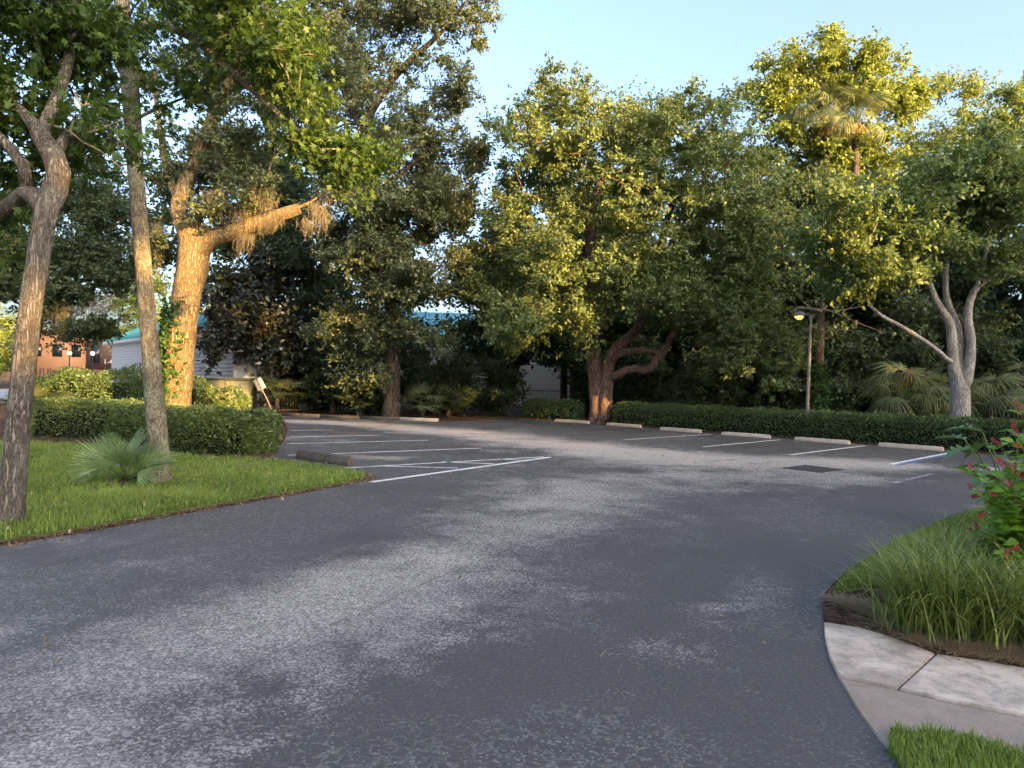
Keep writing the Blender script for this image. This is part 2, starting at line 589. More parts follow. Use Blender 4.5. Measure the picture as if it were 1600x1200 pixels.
def leaves_obj(name, P, L, W, mat, rng, parent=None, **kw):
    V, Q, T, ti = leaf_geo(np.asarray(P), L, W, rng, **kw)
    me = mesh_np(name, V, [x for x in (Q, T) if x is not None], mat, False, ti)
    return link(name, me, parent)


# ------------------------------------------------------------------ trees
def resample(path, step):
    """path: rows of x,y,z,r"""
    P = catmull(path, 10)
    d = np.concatenate([[0], np.cumsum(np.linalg.norm(np.diff(P[:, :3], axis=0), axis=1))])
    n = max(3, int(d[-1] / step) + 1)
    s = np.linspace(0, d[-1], n)
    return np.stack([np.interp(s, d, P[:, k]) for k in range(4)], 1)


def grow(paths, lobes, rng, clump_gap=.9, seg=.5, tip=.012, shell=.5):
    """paths: list of Nx4 arrays (first is the trunk; others start on an earlier one).
    lobes: (centre, radii, count).  Returns node arrays and clump centres."""
    pos, par, rad = [], [], []
    for k, p in enumerate(paths):
        q = resample(p, seg * .6)
        if k == 0: prev = -1
        else:
            prev = int(np.argmin(np.linalg.norm(np.array(pos) - q[0, :3], axis=1)))
            q = q[1:]
        for row in q:
            pos.append(row[:3]); par.append(prev); rad.append(row[3]); prev = len(pos) - 1
    nfix = len(pos)
    clumps = []
    targets = []
    for c, r, cnt in lobes:
        c = np.array(c); r = np.array(r)
        d = unit(rng.standard_normal((cnt, 3)))
        t = rng.random((cnt, 1)) ** shell
        if shell < 0:
            q = rng.uniform(-1, 1, (cnt, 3)) * r; ca, sa = math.cos(SUN_A), math.sin(SUN_A)
            pts = c + np.stack([q[:, 0] * ca - q[:, 1] * sa, q[:, 0] * sa + q[:, 1] * ca, q[:, 2]], 1)
        else: pts = c + d * t * r
        pts = pts[pts[:, 2] > .4]
        clumps.append(pts)
        targets.append((c, 0))
    clumps = np.concatenate(clumps)
    P = np.zeros((60000, 3)); P[:nfix] = pos
    n = nfix

    def attach(tgt, bias):
        nonlocal n
        d = np.linalg.norm(P[:n] - tgt, axis=1)
        i = int(np.argmin(d + bias * np.maximum(0, P[:n, 2] - tgt[2] + .3)))
        p0 = P[i].copy(); D = d[i]
        if D < .15: return i
        pp = P[par[i]] if par[i] >= 0 else p0 - np.array([0, 0, 1.])
        dr = unit(p0 - pp)
        k = max(2, int(D / seg) + 1)
        c1 = p0 + unit(dr * .6 + unit(tgt - p0)) * D * .4
        c2 = tgt - unit((tgt - p0) * np.array([1, 1, .35])) * D * .3
        last = i
        for t in np.linspace(0, 1, k + 1)[1:]:
            q = (1 - t) ** 3 * p0 + 3 * (1 - t) ** 2 * t * c1 + 3 * (1 - t) * t * t * c2 + t ** 3 * tgt
            if t < 1: q = q + rng.standard_normal(3) * D * .025
            P[n] = q; par.append(last); rad.append(0.0); last = n; n += 1
        return last

    ref = np.array(pos)
    dist = lambda q: np.min(np.linalg.norm(ref - q, axis=1))
    for c, _ in sorted(targets, key=lambda x: dist(x[0])):
        attach(c, .4)
    ends = []
    for c in sorted(list(clumps), key=dist):
        ends.append(attach(c, .25))
    P = P[:n]
    par = np.array(par); rad = np.array(rad)
    acc = np.zeros(n)
    for e in ends: acc[e] += tip ** 2.3
    for i in range(n - 1, -1, -1):
        if acc[i] == 0: acc[i] = tip ** 2.3
        if par[i] >= 0: acc[par[i]] += acc[i]
    rr = acc ** (1 / 2.3)
    for i in range(nfix): rr[i] = rad[i]
    for i in range(nfix, n):
        rr[i] = min(rr[i], rr[par[i]] * .92)
    return P, par, rr, nfix, clumps


def skin(P, par, rr, lo, rng, sides_max=10, rough=.05, rmin=.006, only_fixed=None, nfix=0):
    """tubes for all chains"""
    n = len(P)
    kids = [[] for _ in range(n)]
    for i in range(n):
        if par[i] >= 0: kids[par[i]].append(i)
    trunk, br = MB(), MB()
    starts = [i for i in range(n) if par[i] < 0]
    stack = [(s, None) for s in starts]
    while stack:
        s, p = stack.pop()
        chain = [] if p is None else [p]
        i = s
        while True:
            chain.append(i)
            ks = sorted(kids[i], key=lambda k: (k < nfix, rr[k]), reverse=True)
            if not ks: break
            for k in ks[1:]: stack.append((k, i))
            i = ks[0]
        if len(chain) < 2: continue
        R = rr[chain].copy()
        if p is not None: R[0] = min(R[0], R[1] * 1.15)
        if R.max() < rmin: continue
        big = s < nfix
        sides = int(np.clip(4 + R.max() * 60, 4, sides_max))
        mb = trunk if big else br
        if big:
            mb.tube(P[chain], np.maximum(R, .012), max(sides, 12), rng, rough)
        else:
            mb.tube(P[chain], np.maximum(R, .008), sides, None, 0, False)
    return trunk, br


def px_path(rows):
    """rows of (px, py, depth, radius)"""
    return np.array([[*A(a, b, c), r] for a, b, c, r in rows])


def lobe(px, py, Y, rx, ry, rd, cnt):
    return (A(px, py, Y), (rx * Y / F_PX, rd, ry * Y / F_PX), cnt)


def split_lobes(lobes, rng, k=10, fr=.50):
    """each big lobe becomes several smaller billows on its outer shell"""
    out = []
    for c, r, cnt in lobes:
        c = np.array(c); r = np.array(r)
        kk = k if cnt > 24 else max(3, k // 2)
        d = unit(rng.standard_normal((kk, 3)) + np.array([0, 0, .15]))
        for q in d:
            f = fr * rng.uniform(.7, 1.25)
            out.append((c + q * r * rng.uniform(.45, .85), r * f, max(3, int(cnt * 1.3 / kk * rng.uniform(.6, 1.4)))))
    return out


def tree(name, label, cat, paths, lobes, bark, leaf, seed, per=90, L=.11, W=.055, cl=.55, group=None, seg=.55,
         tip=.012, star=False, droop=.2, shell=.45, rough=.05, flat=.25, sides=14):
    rng = np.random.default_rng(seed)
    base = paths[0][0][:3].copy()
    base[2] = 0
    root = empty(name, base, label, cat, group)
    big = [np.array(l[0]) for l in lobes]
    lobes = list(lobes) + [(p[-1, :3], (.8, .8, .6), 7) for p in paths[1:] if p[-1, 3] < .1 and shell > 0]
    if shell > 0: lobes = split_lobes(lobes, rng)
    P, par, rr, nfix, cl_pts = grow(paths, lobes, rng, seg=seg, tip=tip, shell=shell)
    tr, br = skin(P - base, par, rr, None, rng, sides, rough, nfix=nfix)
    tr.build('trunk', bark, root, True)
    if br.n: br.build('branches', bark, root, True)
    # leaf clumps: flattened, uneven in size and count
    sz = cl * (.55 + .9 * rng.random(len(cl_pts)))
    cnt = np.maximum(6, (per * (.4 + 1.2 * rng.random(len(cl_pts)))).astype(int))
    idx = np.repeat(np.arange(len(cl_pts)), cnt)
    off = rng.standard_normal((len(idx), 3)) * np.array([.55, .55, .36])
    # leaves sit along short twigs that radiate from the clump
    KS = 8
    spray = rng.integers(0, KS, len(idx))
    sd = unit(rng.standard_normal((len(cl_pts), KS, 3)) * np.array([1, 1, .7]) + np.array([0, 0, .15])) * rng.uniform(.6, 1.25, (len(cl_pts), KS, 1))
    tt = rng.random(len(idx)) ** .75
    sdir_ = sd[idx, spray]
    Pn = cl_pts[idx] + (sdir_ * tt[:, None] + np.clip(off, -1.3, 1.3) * .17) * sz[idx][:, None]
    out = unit(sdir_) * .9
    lc = np.array([l[0] for l in lobes])
    near = np.argmin(((cl_pts[:, None] - lc[None]) ** 2).sum(-1), 1)
    face = unit(unit(cl_pts - lc[near])[idx] * .8 + unit(Pn - cl_pts[idx]) * .7)
    leaves_obj('crown', Pn - base, L, W, leaf, rng, root, droop=droop, flat=flat, outdir=out, star=star, face=face if not star else None)
    return root, P, rr, nfix, cl_pts


def copy_tree(o, loc, rz, sc, label=None, group=None):
    r = o.copy(); COL.objects.link(r)
    r.location = loc; r.rotation_euler = (0, 0, rz); r.scale = sc
    if label: r['label'] = label
    if group: r['group'] = group
    for ch in o.children:
        c = ch.copy(); COL.objects.link(c); c.parent = r
    return r


def moss(parent, pts, lens, rng, base, width=.12, nstr=26):
    """Spanish moss: each hanging beard is its own part"""
    for p, Ln in zip(pts, lens):
        n = nstr
        x = rng.standard_normal((n, 3)) * np.array([width, width, .04])
        st = np.array(p) - base + x
        ln = Ln * (.2 + .8 * rng.random(n) ** 1.3) * np.exp(-((x[:, 0] ** 2 + x[:, 1] ** 2) / (2 * (width * 1.6) ** 2)))
        K = 5
        V = []; Q = []; ti = []
        w = .0025 + .0045 * rng.random(n)
        for i in range(n):
            ph = rng.random() * 6.3
            d = np.array([math.cos(ph), math.sin(ph), 0])
            o = st[i].copy()
            b0 = len(V)
            tt = rng.random()
            for k in range(K + 1):
                q = o + np.array([0, 0, -ln[i] * k / K]) + rng.standard_normal(3) * np.array([.026, .026, .01])
                ww = w[i] * (1 - .75 * k / K)
                V.append(q - d * ww); V.append(q + d * ww); ti += [tt, tt]
                if k:
                    a = b0 + 2 * k
                    Q.append((a - 2, a - 1, a + 1, a))
        link('moss_beard', mesh_np('moss_beard', V, [Q], M['moss'], False, ti), parent)


# ================================================================== SETTING
# world-space outlines (metres)
ROW = np.array([.69, -.724]); NRM = np.array([.724, .69])
STOP0 = np.array([2.5, 30.1]); STOP5 = np.array([11.56, 20.6])

soil = tag(link('ground', mesh_np('ground', [(-500, -300, -.03), (500, -300, -.03), (500, 900, -.03), (-500, 900, -.03)], [[(0, 1, 2, 3)]], M['soil'])), kind='structure',
           label='brown leaf litter ground under the trees')

# asphalt sheet with wear attribute
gx = np.concatenate([np.arange(-26, -8, .5), np.arange(-8, 12, .12), np.arange(12, 34.1, .5)])
gy = np.concatenate([np.arange(-12, 1, .6), np.arange(1, 16, .12), np.arange(16, 34.6, .25)])
GX, GY = np.meshgrid(gx, gy)


def seg_dist(X, Y, pts):
    best = np.full(X.shape, 1e9); wid = np.zeros(X.shape)
    for (x0, y0, w0), (x1, y1, w1) in zip(pts[:-1], pts[1:]):
        dx, dy = x1 - x0, y1 - y0
        t = np.clip(((X - x0) * dx + (Y - y0) * dy) / (dx * dx + dy * dy), 0, 1)
        d = np.hypot(X - x0 - t * dx, Y - y0 - t * dy) / (w0 + t * (w1 - w0))
        best = np.minimum(best, d)
    return best


def wl(rows): return [(*G(a, b)[:2], w) for a, b, w in rows]


w1 = seg_dist(GX, GY, wl([(-200, 1290, .55), (0, 1150, .6), (250, 1040, .65), (450, 960, .7), (620, 900, .75), (740, 850, .8), (830, 800, 1.0), (930, 765, 1.3), (1100, 742, 1.4), (1330, 745, .9)]))
w2 = seg_dist(GX, GY, wl([(470, 658, .9), (620, 667, 1.3), (760, 680, 1.8), (900, 698, 2.1), (1050, 716, 2.2), (1200, 722, 1.8), (1400, 727, .9)]))
w3 = seg_dist(GX, GY, wl([(540, 714, .5), (610, 716, .5)]))
w4 = seg_dist(GX, GY, wl([(1000, 1000, .35), (1170, 960, .3), (1200, 900, .25)]))
w5 = seg_dist(GX, GY, wl([(200, 1200, .5), (480, 1050, .6), (640, 960, .5)]))
ss = lambda d: np.clip(1.25 - d * .75, 0, 1) ** 1.2
wear = np.maximum.reduce([ss(w1) * .82, ss(w2) * 1.3, ss(w3) * .9, ss(w4) * .3, ss(w5) * .5])
wear = .18 + .72 * wear


def fbm(X, Y, sc, oct_, seed, ax=1.0, ay=1.0, rough=.55):
    r = np.random.default_rng(seed); out = np.zeros(X.shape); amp = 1.0; tot = 0
    for o in range(oct_):
        f = sc * 2 ** o
        tab = r.random((256, 256))
        x = X * f * ax + 37.3 * o; y = Y * f * ay + 11.9 * o
        xi = np.floor(x).astype(int); yi = np.floor(y).astype(int); fx = x - xi; fy = y - yi
        fx = fx * fx * (3 - 2 * fx); fy = fy * fy * (3 - 2 * fy)
        g = lambda a, b: tab[(xi + a) % 256, (yi + b) % 256]
        out += amp * ((g(0, 0) * (1 - fx) + g(1, 0) * fx) * (1 - fy) + (g(0, 1) * (1 - fx) + g(1, 1) * fx) * fy)
        tot += amp; amp *= rough
    return out / tot


wear = wear + (fbm(GX, GY, 2.0, 2, 1) - .5) * .55 + (fbm(GX, GY, .35, 4, 2) - .5) * .85 + (fbm(GX, GY, 1.0, 3, 3, .55, 1.7) - .5) * .45
crz = fbm(GX, GY, .7, 4, 4)
crz = np.clip((crz - .5) * 2.2 + .5, 0, 1)
warm = np.clip(np.maximum(ss(w2) * 1.0, ss(w3)) - .15, 0, 1) * np.clip((GY - 14) / 6, 0, 1)
nx, ny = len(gx), len(gy)
ii = (np.arange(ny - 1)[:, None] * nx + np.arange(nx - 1)[None]).ravel()
V = np.stack([GX.ravel(), GY.ravel(), np.zeros(nx * ny)], 1)
me = mesh_np('asphalt', V, [np.stack([ii, ii + 1, ii + nx + 1, ii + nx], 1)], M['asphalt'], True)
for nm, arr in (('wear', wear), ('warm', warm), ('crackzone', crz)):
    at = me.attributes.new(nm, 'FLOAT', 'POINT')
    at.data.foreach_set('value', arr.ravel().astype(np.float32))
asphalt = tag(link('asphalt_lot', me), kind='structure', label='worn cracked dark asphalt drive and parking lot')


def strip(name, pts, w, z, mat, parent=None, jitter=0.0, seed=0, step=None):
    rng = np.random.default_rng(seed)
    P = np.asarray(pts, float)[:, :2]
    if step:
        d = np.concatenate([[0], np.cumsum(np.linalg.norm(np.diff(P, axis=0), axis=1))])
        s = np.linspace(0, d[-1], max(2, int(d[-1] / step)))
        P = np.stack([np.interp(s, d, P[:, k]) for k in range(2)], 1)
    T = unit(np.gradient(P, axis=0)); N_ = np.stack([-T[:, 1], T[:, 0]], 1)
    if jitter: P = P + N_ * (np.cumsum(rng.standard_normal(len(P))) * jitter * .35 + rng.standard_normal(len(P)) * jitter)[:, None]
    ww = np.full(len(P), w / 2.)
    if jitter: ww = ww * (.5 + rng.random(len(P)))
    V = np.concatenate([np.c_[P + N_ * ww[:, None], np.full(len(P), z)], np.c_[P - N_ * ww[:, None], np.full(len(P), z)]])
    k = len(P); i = np.arange(k - 1)
    return link(name, mesh_np(name, V, [np.stack([i + k, i + k + 1, i + 1, i], 1)], mat), parent)


# seams and long cracks in the asphalt
for k, rows in enumerate([[(-150, 940), (0, 903), (150, 866), (300, 830), (450, 795), (560, 772)],
                          [(560, 960), (680, 905), (800, 856), (890, 825), (979, 798), (1060, 782), (1133, 769), (1258, 748)],
                          [(230, 1130), (330, 1075), (450, 1010), (560, 960)]]):
    strip('seam', [G(*r) for r in rows], (.009, .006, .004)[k], .003, M['seam'], asphalt, .012, k, .08)

# painted stall lines
paint_rows = [  # px start, px end, width, material
    ((1234, 711), (1352, 696.4), .11, 'paint'), ((1391.6, 725.6), (1486.6, 707.2), .12, 'paint'),
    ((975, 687.3), (1113, 678.4), .10, 'paint'), ((1098.6, 698.3), (1219, 687.3), .10, 'paint'),
    ((880, 678.7), (1018, 670.8), .10, 'paint_old'), ((775, 671), (935, 663.5), .10, 'paint_old'), ((715, 665), (868, 658), .10, 'paint_old'),
    ((450, 711.5), (752, 700.5), .10, 'paint'), ((452, 693.5), (668, 688), .10, 'paint'), ((452, 683), (592, 680.2), .10, 'paint'), ((455, 673), (520, 671.5), .10, 'paint'),
    ((580, 753.5), (860, 714.5), .13, 'paint'), ((540, 731.5), (850, 714.0), .09, 'paint'),
    ((600, 728.5), (716, 731.5), .08, 'paint'), ((690, 722), (772, 725), .08, 'paint'),
    ((780, 717.5), (815, 719.5), .08, 'paint'),
    ((1100, 722), (1236, 710), .08, 'paint_old'), ((1395, 755), (1458, 740), .09, 'paint_old'),
]
for a, b, w, mt in paint_rows:
    o = strip('stall_line', [G(*a), G(*b)], w, .005, M[mt], None)
    o.parent = asphalt
strip('blue_stall_line', [G(1402, 727.5), G(1488, 709.5)], .10, .0055, M['blue'], asphalt)

# wheelchair symbol in the accessible stall (seen edge-on)
c0 = G(1527, 731)[:2]
sym = MB()
th = np.linspace(R_(150), R_(400), 22)
e1, e2 = NRM, -ROW      # symbol's own axes on the ground
def ringpts(r0, r1, cx=0, cy=0, t=th):
    o = []
    for a in t: o.append(c0 + e1 * (cx + r0 * math.cos(a)) + e2 * (cy + r0 * math.sin(a)))
    p = []
    for a in t: p.append(c0 + e1 * (cx + r1 * math.cos(a)) + e2 * (cy + r1 * math.sin(a)))
    k = len(t); V = [(q[0], q[1], .006) for q in o + p]
    sym.add(V, [(i, i + 1, k + i + 1, k + i) for i in range(k - 1)])
ringpts(.36, .46, -.1, 0)
ringpts(.0, .11, .62, .18, np.linspace(0, 2 * math.pi, 16))
def bar2(a, b, w):
    a = np.array(a); b = np.array(b); d = unit(b - a); nn = np.array([-d[1], d[0]]) * w / 2
    V = [c0 + e1 * q[0] + e2 * q[1] for q in (a - nn, b - nn, b + nn, a + nn)]
    sym.add([(q[0], q[1], .0065) for q in V], [(0, 1, 2, 3)])
bar2((.48, .16), (-.02, .06), .12); bar2((.02, .06), (-.02, -.38), .11); bar2((-.02, -.33), (-.42, -.5), .11); bar2((.28, .1), (.26, -.22), .09)
sym.build('wheelchair_symbol', M['paint'], asphalt)

# square asphalt patch
pc = [G(1222, 731.5), G(1258, 726.5), G(1320, 734), G(1282, 739)]
prism('asphalt_patch', pc, .001, .006, M['patch'], asphalt)

# far planting bed (raised mulch sheet) and left bed
line = lambda t, off: (STOP0 + (STOP5 - STOP0) * t + NRM * off)
far_bed_pts = [(-26, 31.2), (-9.9, 30.75), (-6.5, 29.9), (-2.9, 29.05), (-2.2, 29.5), (-.6, 31.2), (.8, 31.7), (1.9, 31.2), tuple(line(0, .45)), tuple(line(.4, .45)), tuple(line(1, .45)),
               tuple(line(1.2, .4)), (15.2, 17.3), (17.5, 15.6), (33.9, 9.5), (33.9, 60), (-26, 60)]
tag(prism('planting_bed', far_bed_pts, -.02, .035, M['soil']), kind='structure', label='mulch planting bed beyond the parking stalls')
lawn_edge = [G(-160, 880), G(0, 853), G(150, 827.5), G(300, 800), G(450, 774), G(545, 757), G(573, 749), G(578, 745), G(570, 741), G(520, 734), G(470, 727), G(440, 723)]
left_bed_pts = [(-26, -11), (-12.5, -11)] + [tuple(p[:2]) for p in lawn_edge] + [(-5.1, 15.0), (-5.45, 16.6), (-6.2, 19.5), (-7.4, 23.5), (-9.9, 30.6), (-26, 31.1)]
tag(prism('hedge_bed', left_bed_pts, -.02, .03, M['soil']), kind='structure', label='leaf litter bed under the left hedges')
lawn_pts = [(-20, -10.5), (-12.2, -10.5)] + [tuple((p[:2] + np.array([-.05, .02]))) for p in lawn_edge] + [(-5.3, 14.45), (-6.2, 14.5), (-6.9, 15.0), (-8.3, 15.2), (-9.5, 16.6), (-11.5, 16.9), (-16, 17.5), (-20, 17)]
lawn_pts = ragged(lawn_pts, .022, .12, 1)
lawn = tag(prism('lawn', lawn_pts, -.01, .045, M['turf']), kind='structure', label='green lawn left of the drive')

# right island: lawn, dirt, sidewalk
isl = [G(1800, 775), G(1650, 783), G(1560, 794), G(1510, 806), G(1450, 827), G(1400, 849), G(1345, 882), G(1305, 912), G(1289, 932), G(1286, 950), G(1288, 974)]
dirt_pts = [tuple(p[:2]) for p in isl] + [tuple(G(*q)[:2]) for q in ((1345, 983), (1402, 1001), (1462, 1024), (1600, 1046), (1760, 1072))] + [(6.5, 4.6), (13.5, 6.0), (13.5, 11.0)]
tag(prism('island_bed', dirt_pts, -.02, .03, M['soil']), kind='structure', label='bare mulch edge of the right planting island')
rl_pts = [tuple((np.array(p[:2]) + np.array([.04, -.03]))) for p in isl[:9]] + [tuple(G(*q)[:2]) for q in ((1330, 931), (1400, 915), (1470, 880), (1560, 850))] + [(9, 8.0), (12.5, 9.6)]
rl_pts = ragged(rl_pts, .018, .08, 2)
tag(prism('island_lawn', rl_pts, -.01, .045, M['turf']), kind='structure', label='grass strip at the tip of the right island')
walk = tag(empty('sidewalk', (0, 0, 0)), kind='structure', label='stained concrete sidewalk at lower right')
def gp(rows): return [tuple(G(*r)[:2]) for r in rows]
gap = .006
prism('slab', gp([(1287, 976), (1345, 985), (1402, 1003), (1460, 1025.5), (1402, 1079), (1350, 1068), (1310, 1059), (1296, 1030), (1289, 1000)]), -.05, .022, M['conc'], walk, .006)
prism('slab', gp([(1464.5, 1026), (1530, 1036), (1600, 1048), (1760, 1076), (1900, 1100), (1900, 1195), (1760, 1160), (1600, 1121), (1500, 1102), (1406, 1080)]), -.05, .02, M['conc'], walk, .006)
prism('slab', gp([(1311, 1062), (1350, 1071), (1404, 1083), (1500, 1105), (1600, 1124.5), (1760, 1164), (1900, 1200), (1900, 1330), (1600, 1240), (1480, 1200), (1400, 1185), (1372, 1155), (1342, 1115)]), -.05, .012, M['conc2'], walk, .006)
cl_pts = gp([(1390, 1152), (1440, 1148), (1520, 1163), (1600, 1186), (1760, 1235), (1760, 1500), (1560, 1420), (1440, 1270), (1398, 1190)])
cl_pts = ragged(cl_pts, .018, .06, 3)
tag(prism('corner_lawn', cl_pts, -.01, .03, M['turf']), kind='structure', label='small grass corner below the sidewalk')


# ------------------------------------------------------------------ grass blades
def grass(name, label, poly, n, h, w, z, seed, mat, region=None, lean=.5, kfac=None):
    rng = np.random.default_rng(seed)
    poly = np.asarray([p[:2] for p in poly])
    lo, hi = (poly.min(0), poly.max(0)) if region is None else (np.array(region[0]), np.array(region[1]))
    X = rng.uniform(lo[0], hi[0], n * 3); Y = rng.uniform(lo[1], hi[1], n * 3)
    k = inside(poly, X, Y)
    X, Y = X[k][:n], Y[k][:n]
    if kfac is not None:
        keep = rng.random(len(X)) < kfac(X, Y); X, Y = X[keep], Y[keep]
    n = len(X)
    patch = .75 + .5 * (np.sin(X * 2.1 + np.sin(Y * 1.7)) * np.sin(Y * 2.6 + X) * .5 + .5) * rng.random(n)
    hh = h * (.5 + .8 * rng.random(n)) * patch
    ph = rng.random(n) * 6.283
    d = np.stack([np.cos(ph), np.sin(ph), np.zeros(n)], 1)
    pr = np.stack([-np.sin(ph), np.cos(ph), np.zeros(n)], 1)
    B = np.stack([X, Y, np.full(n, z)], 1)
    ln = (lean * (rng.random(n) * 1.2))[:, None] * hh[:, None]
    mid = B + d * ln * .35 + np.array([0, 0, 1.]) * (hh * .6)[:, None]
    tipp = B + d * ln + np.array([0, 0, 1.]) * (hh)[:, None]
    ww = (w * (.6 + .8 * rng.random(n)))[:, None]
    V = np.stack([B - pr * ww, B + pr * ww, mid + pr * ww * .8, mid - pr * ww * .8, tipp], 1).reshape(-1, 3)
    b = np.arange(n)[:, None] * 5
    Q = b + np.array([[0, 1, 2, 3]]); T = b + np.array([[3, 2, 4]])
    ti = np.clip(rng.random(n) * .5 + 1.3 * (fbm(X, Y, .9, 4, seed + 50) - .32), 0, 1)
    o = link(name, mesh_np(name, V, [Q, T], mat, False, np.repeat(ti, 5)))
    return tag(o, label, 'grass', kind='stuff')


dens_l = lambda X, Y: np.clip(1.15 - (Y - 8) / 16, .35, 1)
grass('lawn_grass', 'short green grass covering the left lawn', lawn_pts, 100000, .075, .0075, .045, 1, M['grass'], ((-14, 6.0), (-2.3, 17.2)), .7, dens_l)
grass('island_grass', 'short green grass at the tip of the right island', rl_pts, 42000, .075, .0042, .045, 2, M['grass'], ((2.4, 5.5), (8.5, 12)), .6)
grass('corner_grass', 'blurred tuft of grass at the bottom right corner', cl_pts, 14000, .048, .0030, .028, 3, M['grass'], ((1.6, 2.0), (3.6, 3.8)), .6)
grass('lawn_thatch', 'sparse dry straw blades among the left lawn grass', lawn_pts, 9000, .07, .006, .045, 8, M['straw'], ((-12, 6.0), (-2.3, 17.2)), .9, lambda X, Y: np.clip((fbm(X, Y, .9, 3, 90) - .42) * 4, .05, 1))
# straw along the lawn edge and on the bare mulch
def straw(name, label, pts, n, spread, z, seed, L=.09):
    rng = np.random.default_rng(seed)
    P = np.asarray(pts, float)[:, :2]
    d = np.concatenate([[0], np.cumsum(np.linalg.norm(np.diff(P, axis=0), axis=1))])
    s = rng.random(n) * d[-1]
    B = np.stack([np.interp(s, d, P[:, 0]), np.interp(s, d, P[:, 1])], 1) + rng.standard_normal((n, 2)) * spread
    ph = rng.random(n) * 6.283
    dr = np.stack([np.cos(ph), np.sin(ph), (rng.random(n) - .3) * .5], 1)
    pr = np.stack([-np.sin(ph), np.cos(ph), np.zeros(n)], 1)
    l = (L * (.4 + rng.random(n)))[:, None]; w = .0035
    B3 = np.c_[B, np.full(n, z) + rng.random(n) * .02]
    V = np.stack([B3 - pr * w, B3 + pr * w, B3 + dr * l + pr * w * .3, B3 + dr * l - pr * w * .3], 1).reshape(-1, 3)
    o = link(name, mesh_np(name, V, [np.arange(n * 4).reshape(n, 4)], M['straw'], False, np.repeat(rng.random(n), 4)))
    return tag(o, label, 'dry grass', kind='stuff')


straw('edge_thatch', 'dry brown thatch along the lawn edge by the drive', [p + np.array([-.02, .03, 0]) for p in lawn_edge[1:9]], 5000, .035, .012, 5, .06)
straw('dry_clippings', 'dry grass clippings on bare soil above the sidewalk', gp([(1312, 946), (1345, 958), (1390, 975)]), 2600, .06, .035, 6, .10)
straw('bed_straw', 'dry straw under the strap leaved grass by the sidewalk', gp([(1400, 985), (1460, 1010), (1540, 1022), (1640, 1040)]), 3500, .09, .035, 7, .14)


# ================================================================== OBJECTS
# ------------------------------------------------------------------ wheel stops
def wheel_stop(c, ang, label, mat, length=1.8):
    root = empty('wheel_stop', (c[0], c[1], 0), label, 'wheel stop', 'concrete wheel stops', ang)
    bm = bmesh.new()
    prof = [(-.085, .0), (.085, .0), (.085, .05), (.055, .125), (-.055, .125), (-.085, .05)]
    n = 9
    rng = random.Random(int(c[0] * 100))
    rings = []
    for i in range(n):
        x = -length / 2 + length * i / (n - 1)
        k = .80 if i in (0, n - 1) else 1.0
        rings.append([bm.verts.new((x + (0 if 0 < i < n - 1 else (.02 if i == 0 else -.02) * (z / .125)), y * k + rng.uniform(-.003, .003), z * (1 if k == 1 else .93) + (rng.uniform(-.004, .004) if z > 0 else 0))) for y, z in prof])
    for a, b in zip(rings[:-1], rings[1:]):
        for i in range(6):
            bm.faces.new((a[i], a[(i + 1) % 6], b[(i + 1) % 6], b[i]))
    bm.faces.new(rings[0]); bm.faces.new(rings[-1])
    bmesh.ops.recalc_face_normals(bm, faces=bm.faces)
    bmesh.ops.bevel(bm, geom=[e for e in bm.edges if e.calc_face_angle(0) > .5], offset=.008, segments=1, affect='EDGES')
    me = bpy.data.meshes.new('body'); bm.to_mesh(me); bm.free(); me.materials.append(mat)
    link('body', me, root).location = (0, 0, .002)
    for x in (-.6, .6):
        b = MB(); b.tube([(x, 0, .10), (x, 0, .129)], .014, 8); b.build('anchor_pin', M['galv'], root)
    return root


ang = math.atan2(ROW[1], ROW[0])
names = ['farthest pale wheel stop left of the oak trunk', 'pale wheel stop just right of the oak trunk', 'third pale wheel stop from the oak, before the hedge',
         'fourth pale wheel stop from the oak, before the hedge', 'pale wheel stop behind the square asphalt patch', 'nearest pale wheel stop beside the blue edged stall line']
for (x0, y0, x1, y1), nm in zip([(870, 659.7, 915.6, 661.6), (946.6, 664.5, 1002, 669), (1029.9, 672, 1095.4, 677), (1127, 680.3, 1202, 685), (1241, 688.2, 1327, 694.9), (1372.6, 698, 1473, 705.3)], names):
    c = (G(x0, y0) + G(x1, y1)) / 2
    d = G(x1, y1) - G(x0, y0)
    wheel_stop(c[:2] + NRM * .05, math.atan2(d[1], d[0]) * .35 + ang * .65, nm, M['stop'], 1.72)
a, b = G(466, 716), G(549, 728)
wheel_stop(((a + b) / 2)[:2], math.atan2((b - a)[1], (b - a)[0]), 'dark wheel stop beside the clipped left hedge', M['stop_dark'], float(np.linalg.norm(b - a))).scale = (1, 1.15, 1.4)

# low timber kerb at the far end
kp = [(-9.9, 30.62), (-8.1, 30.18), (-6.3, 29.74), (-4.6, 29.33), (-2.95, 28.93)]
kerb = tag(empty('kerb', (0, 0, 0)), kind='structure', label='low weathered kerb at the far end of the lot')
for a, b in zip(kp[:-1], kp[1:]):
    a = np.array(a); b = np.array(b); d = b - a
    mb = MB(); mb.box(((a + b)[0] / 2, (a + b)[1] / 2, .06), (np.linalg.norm(d) - .03, .16, .14), math.atan2(d[1], d[0]), .015)
    mb.build('kerb_block', M['stop_dark'] if a[0] < -5 else M['stop'], kerb)


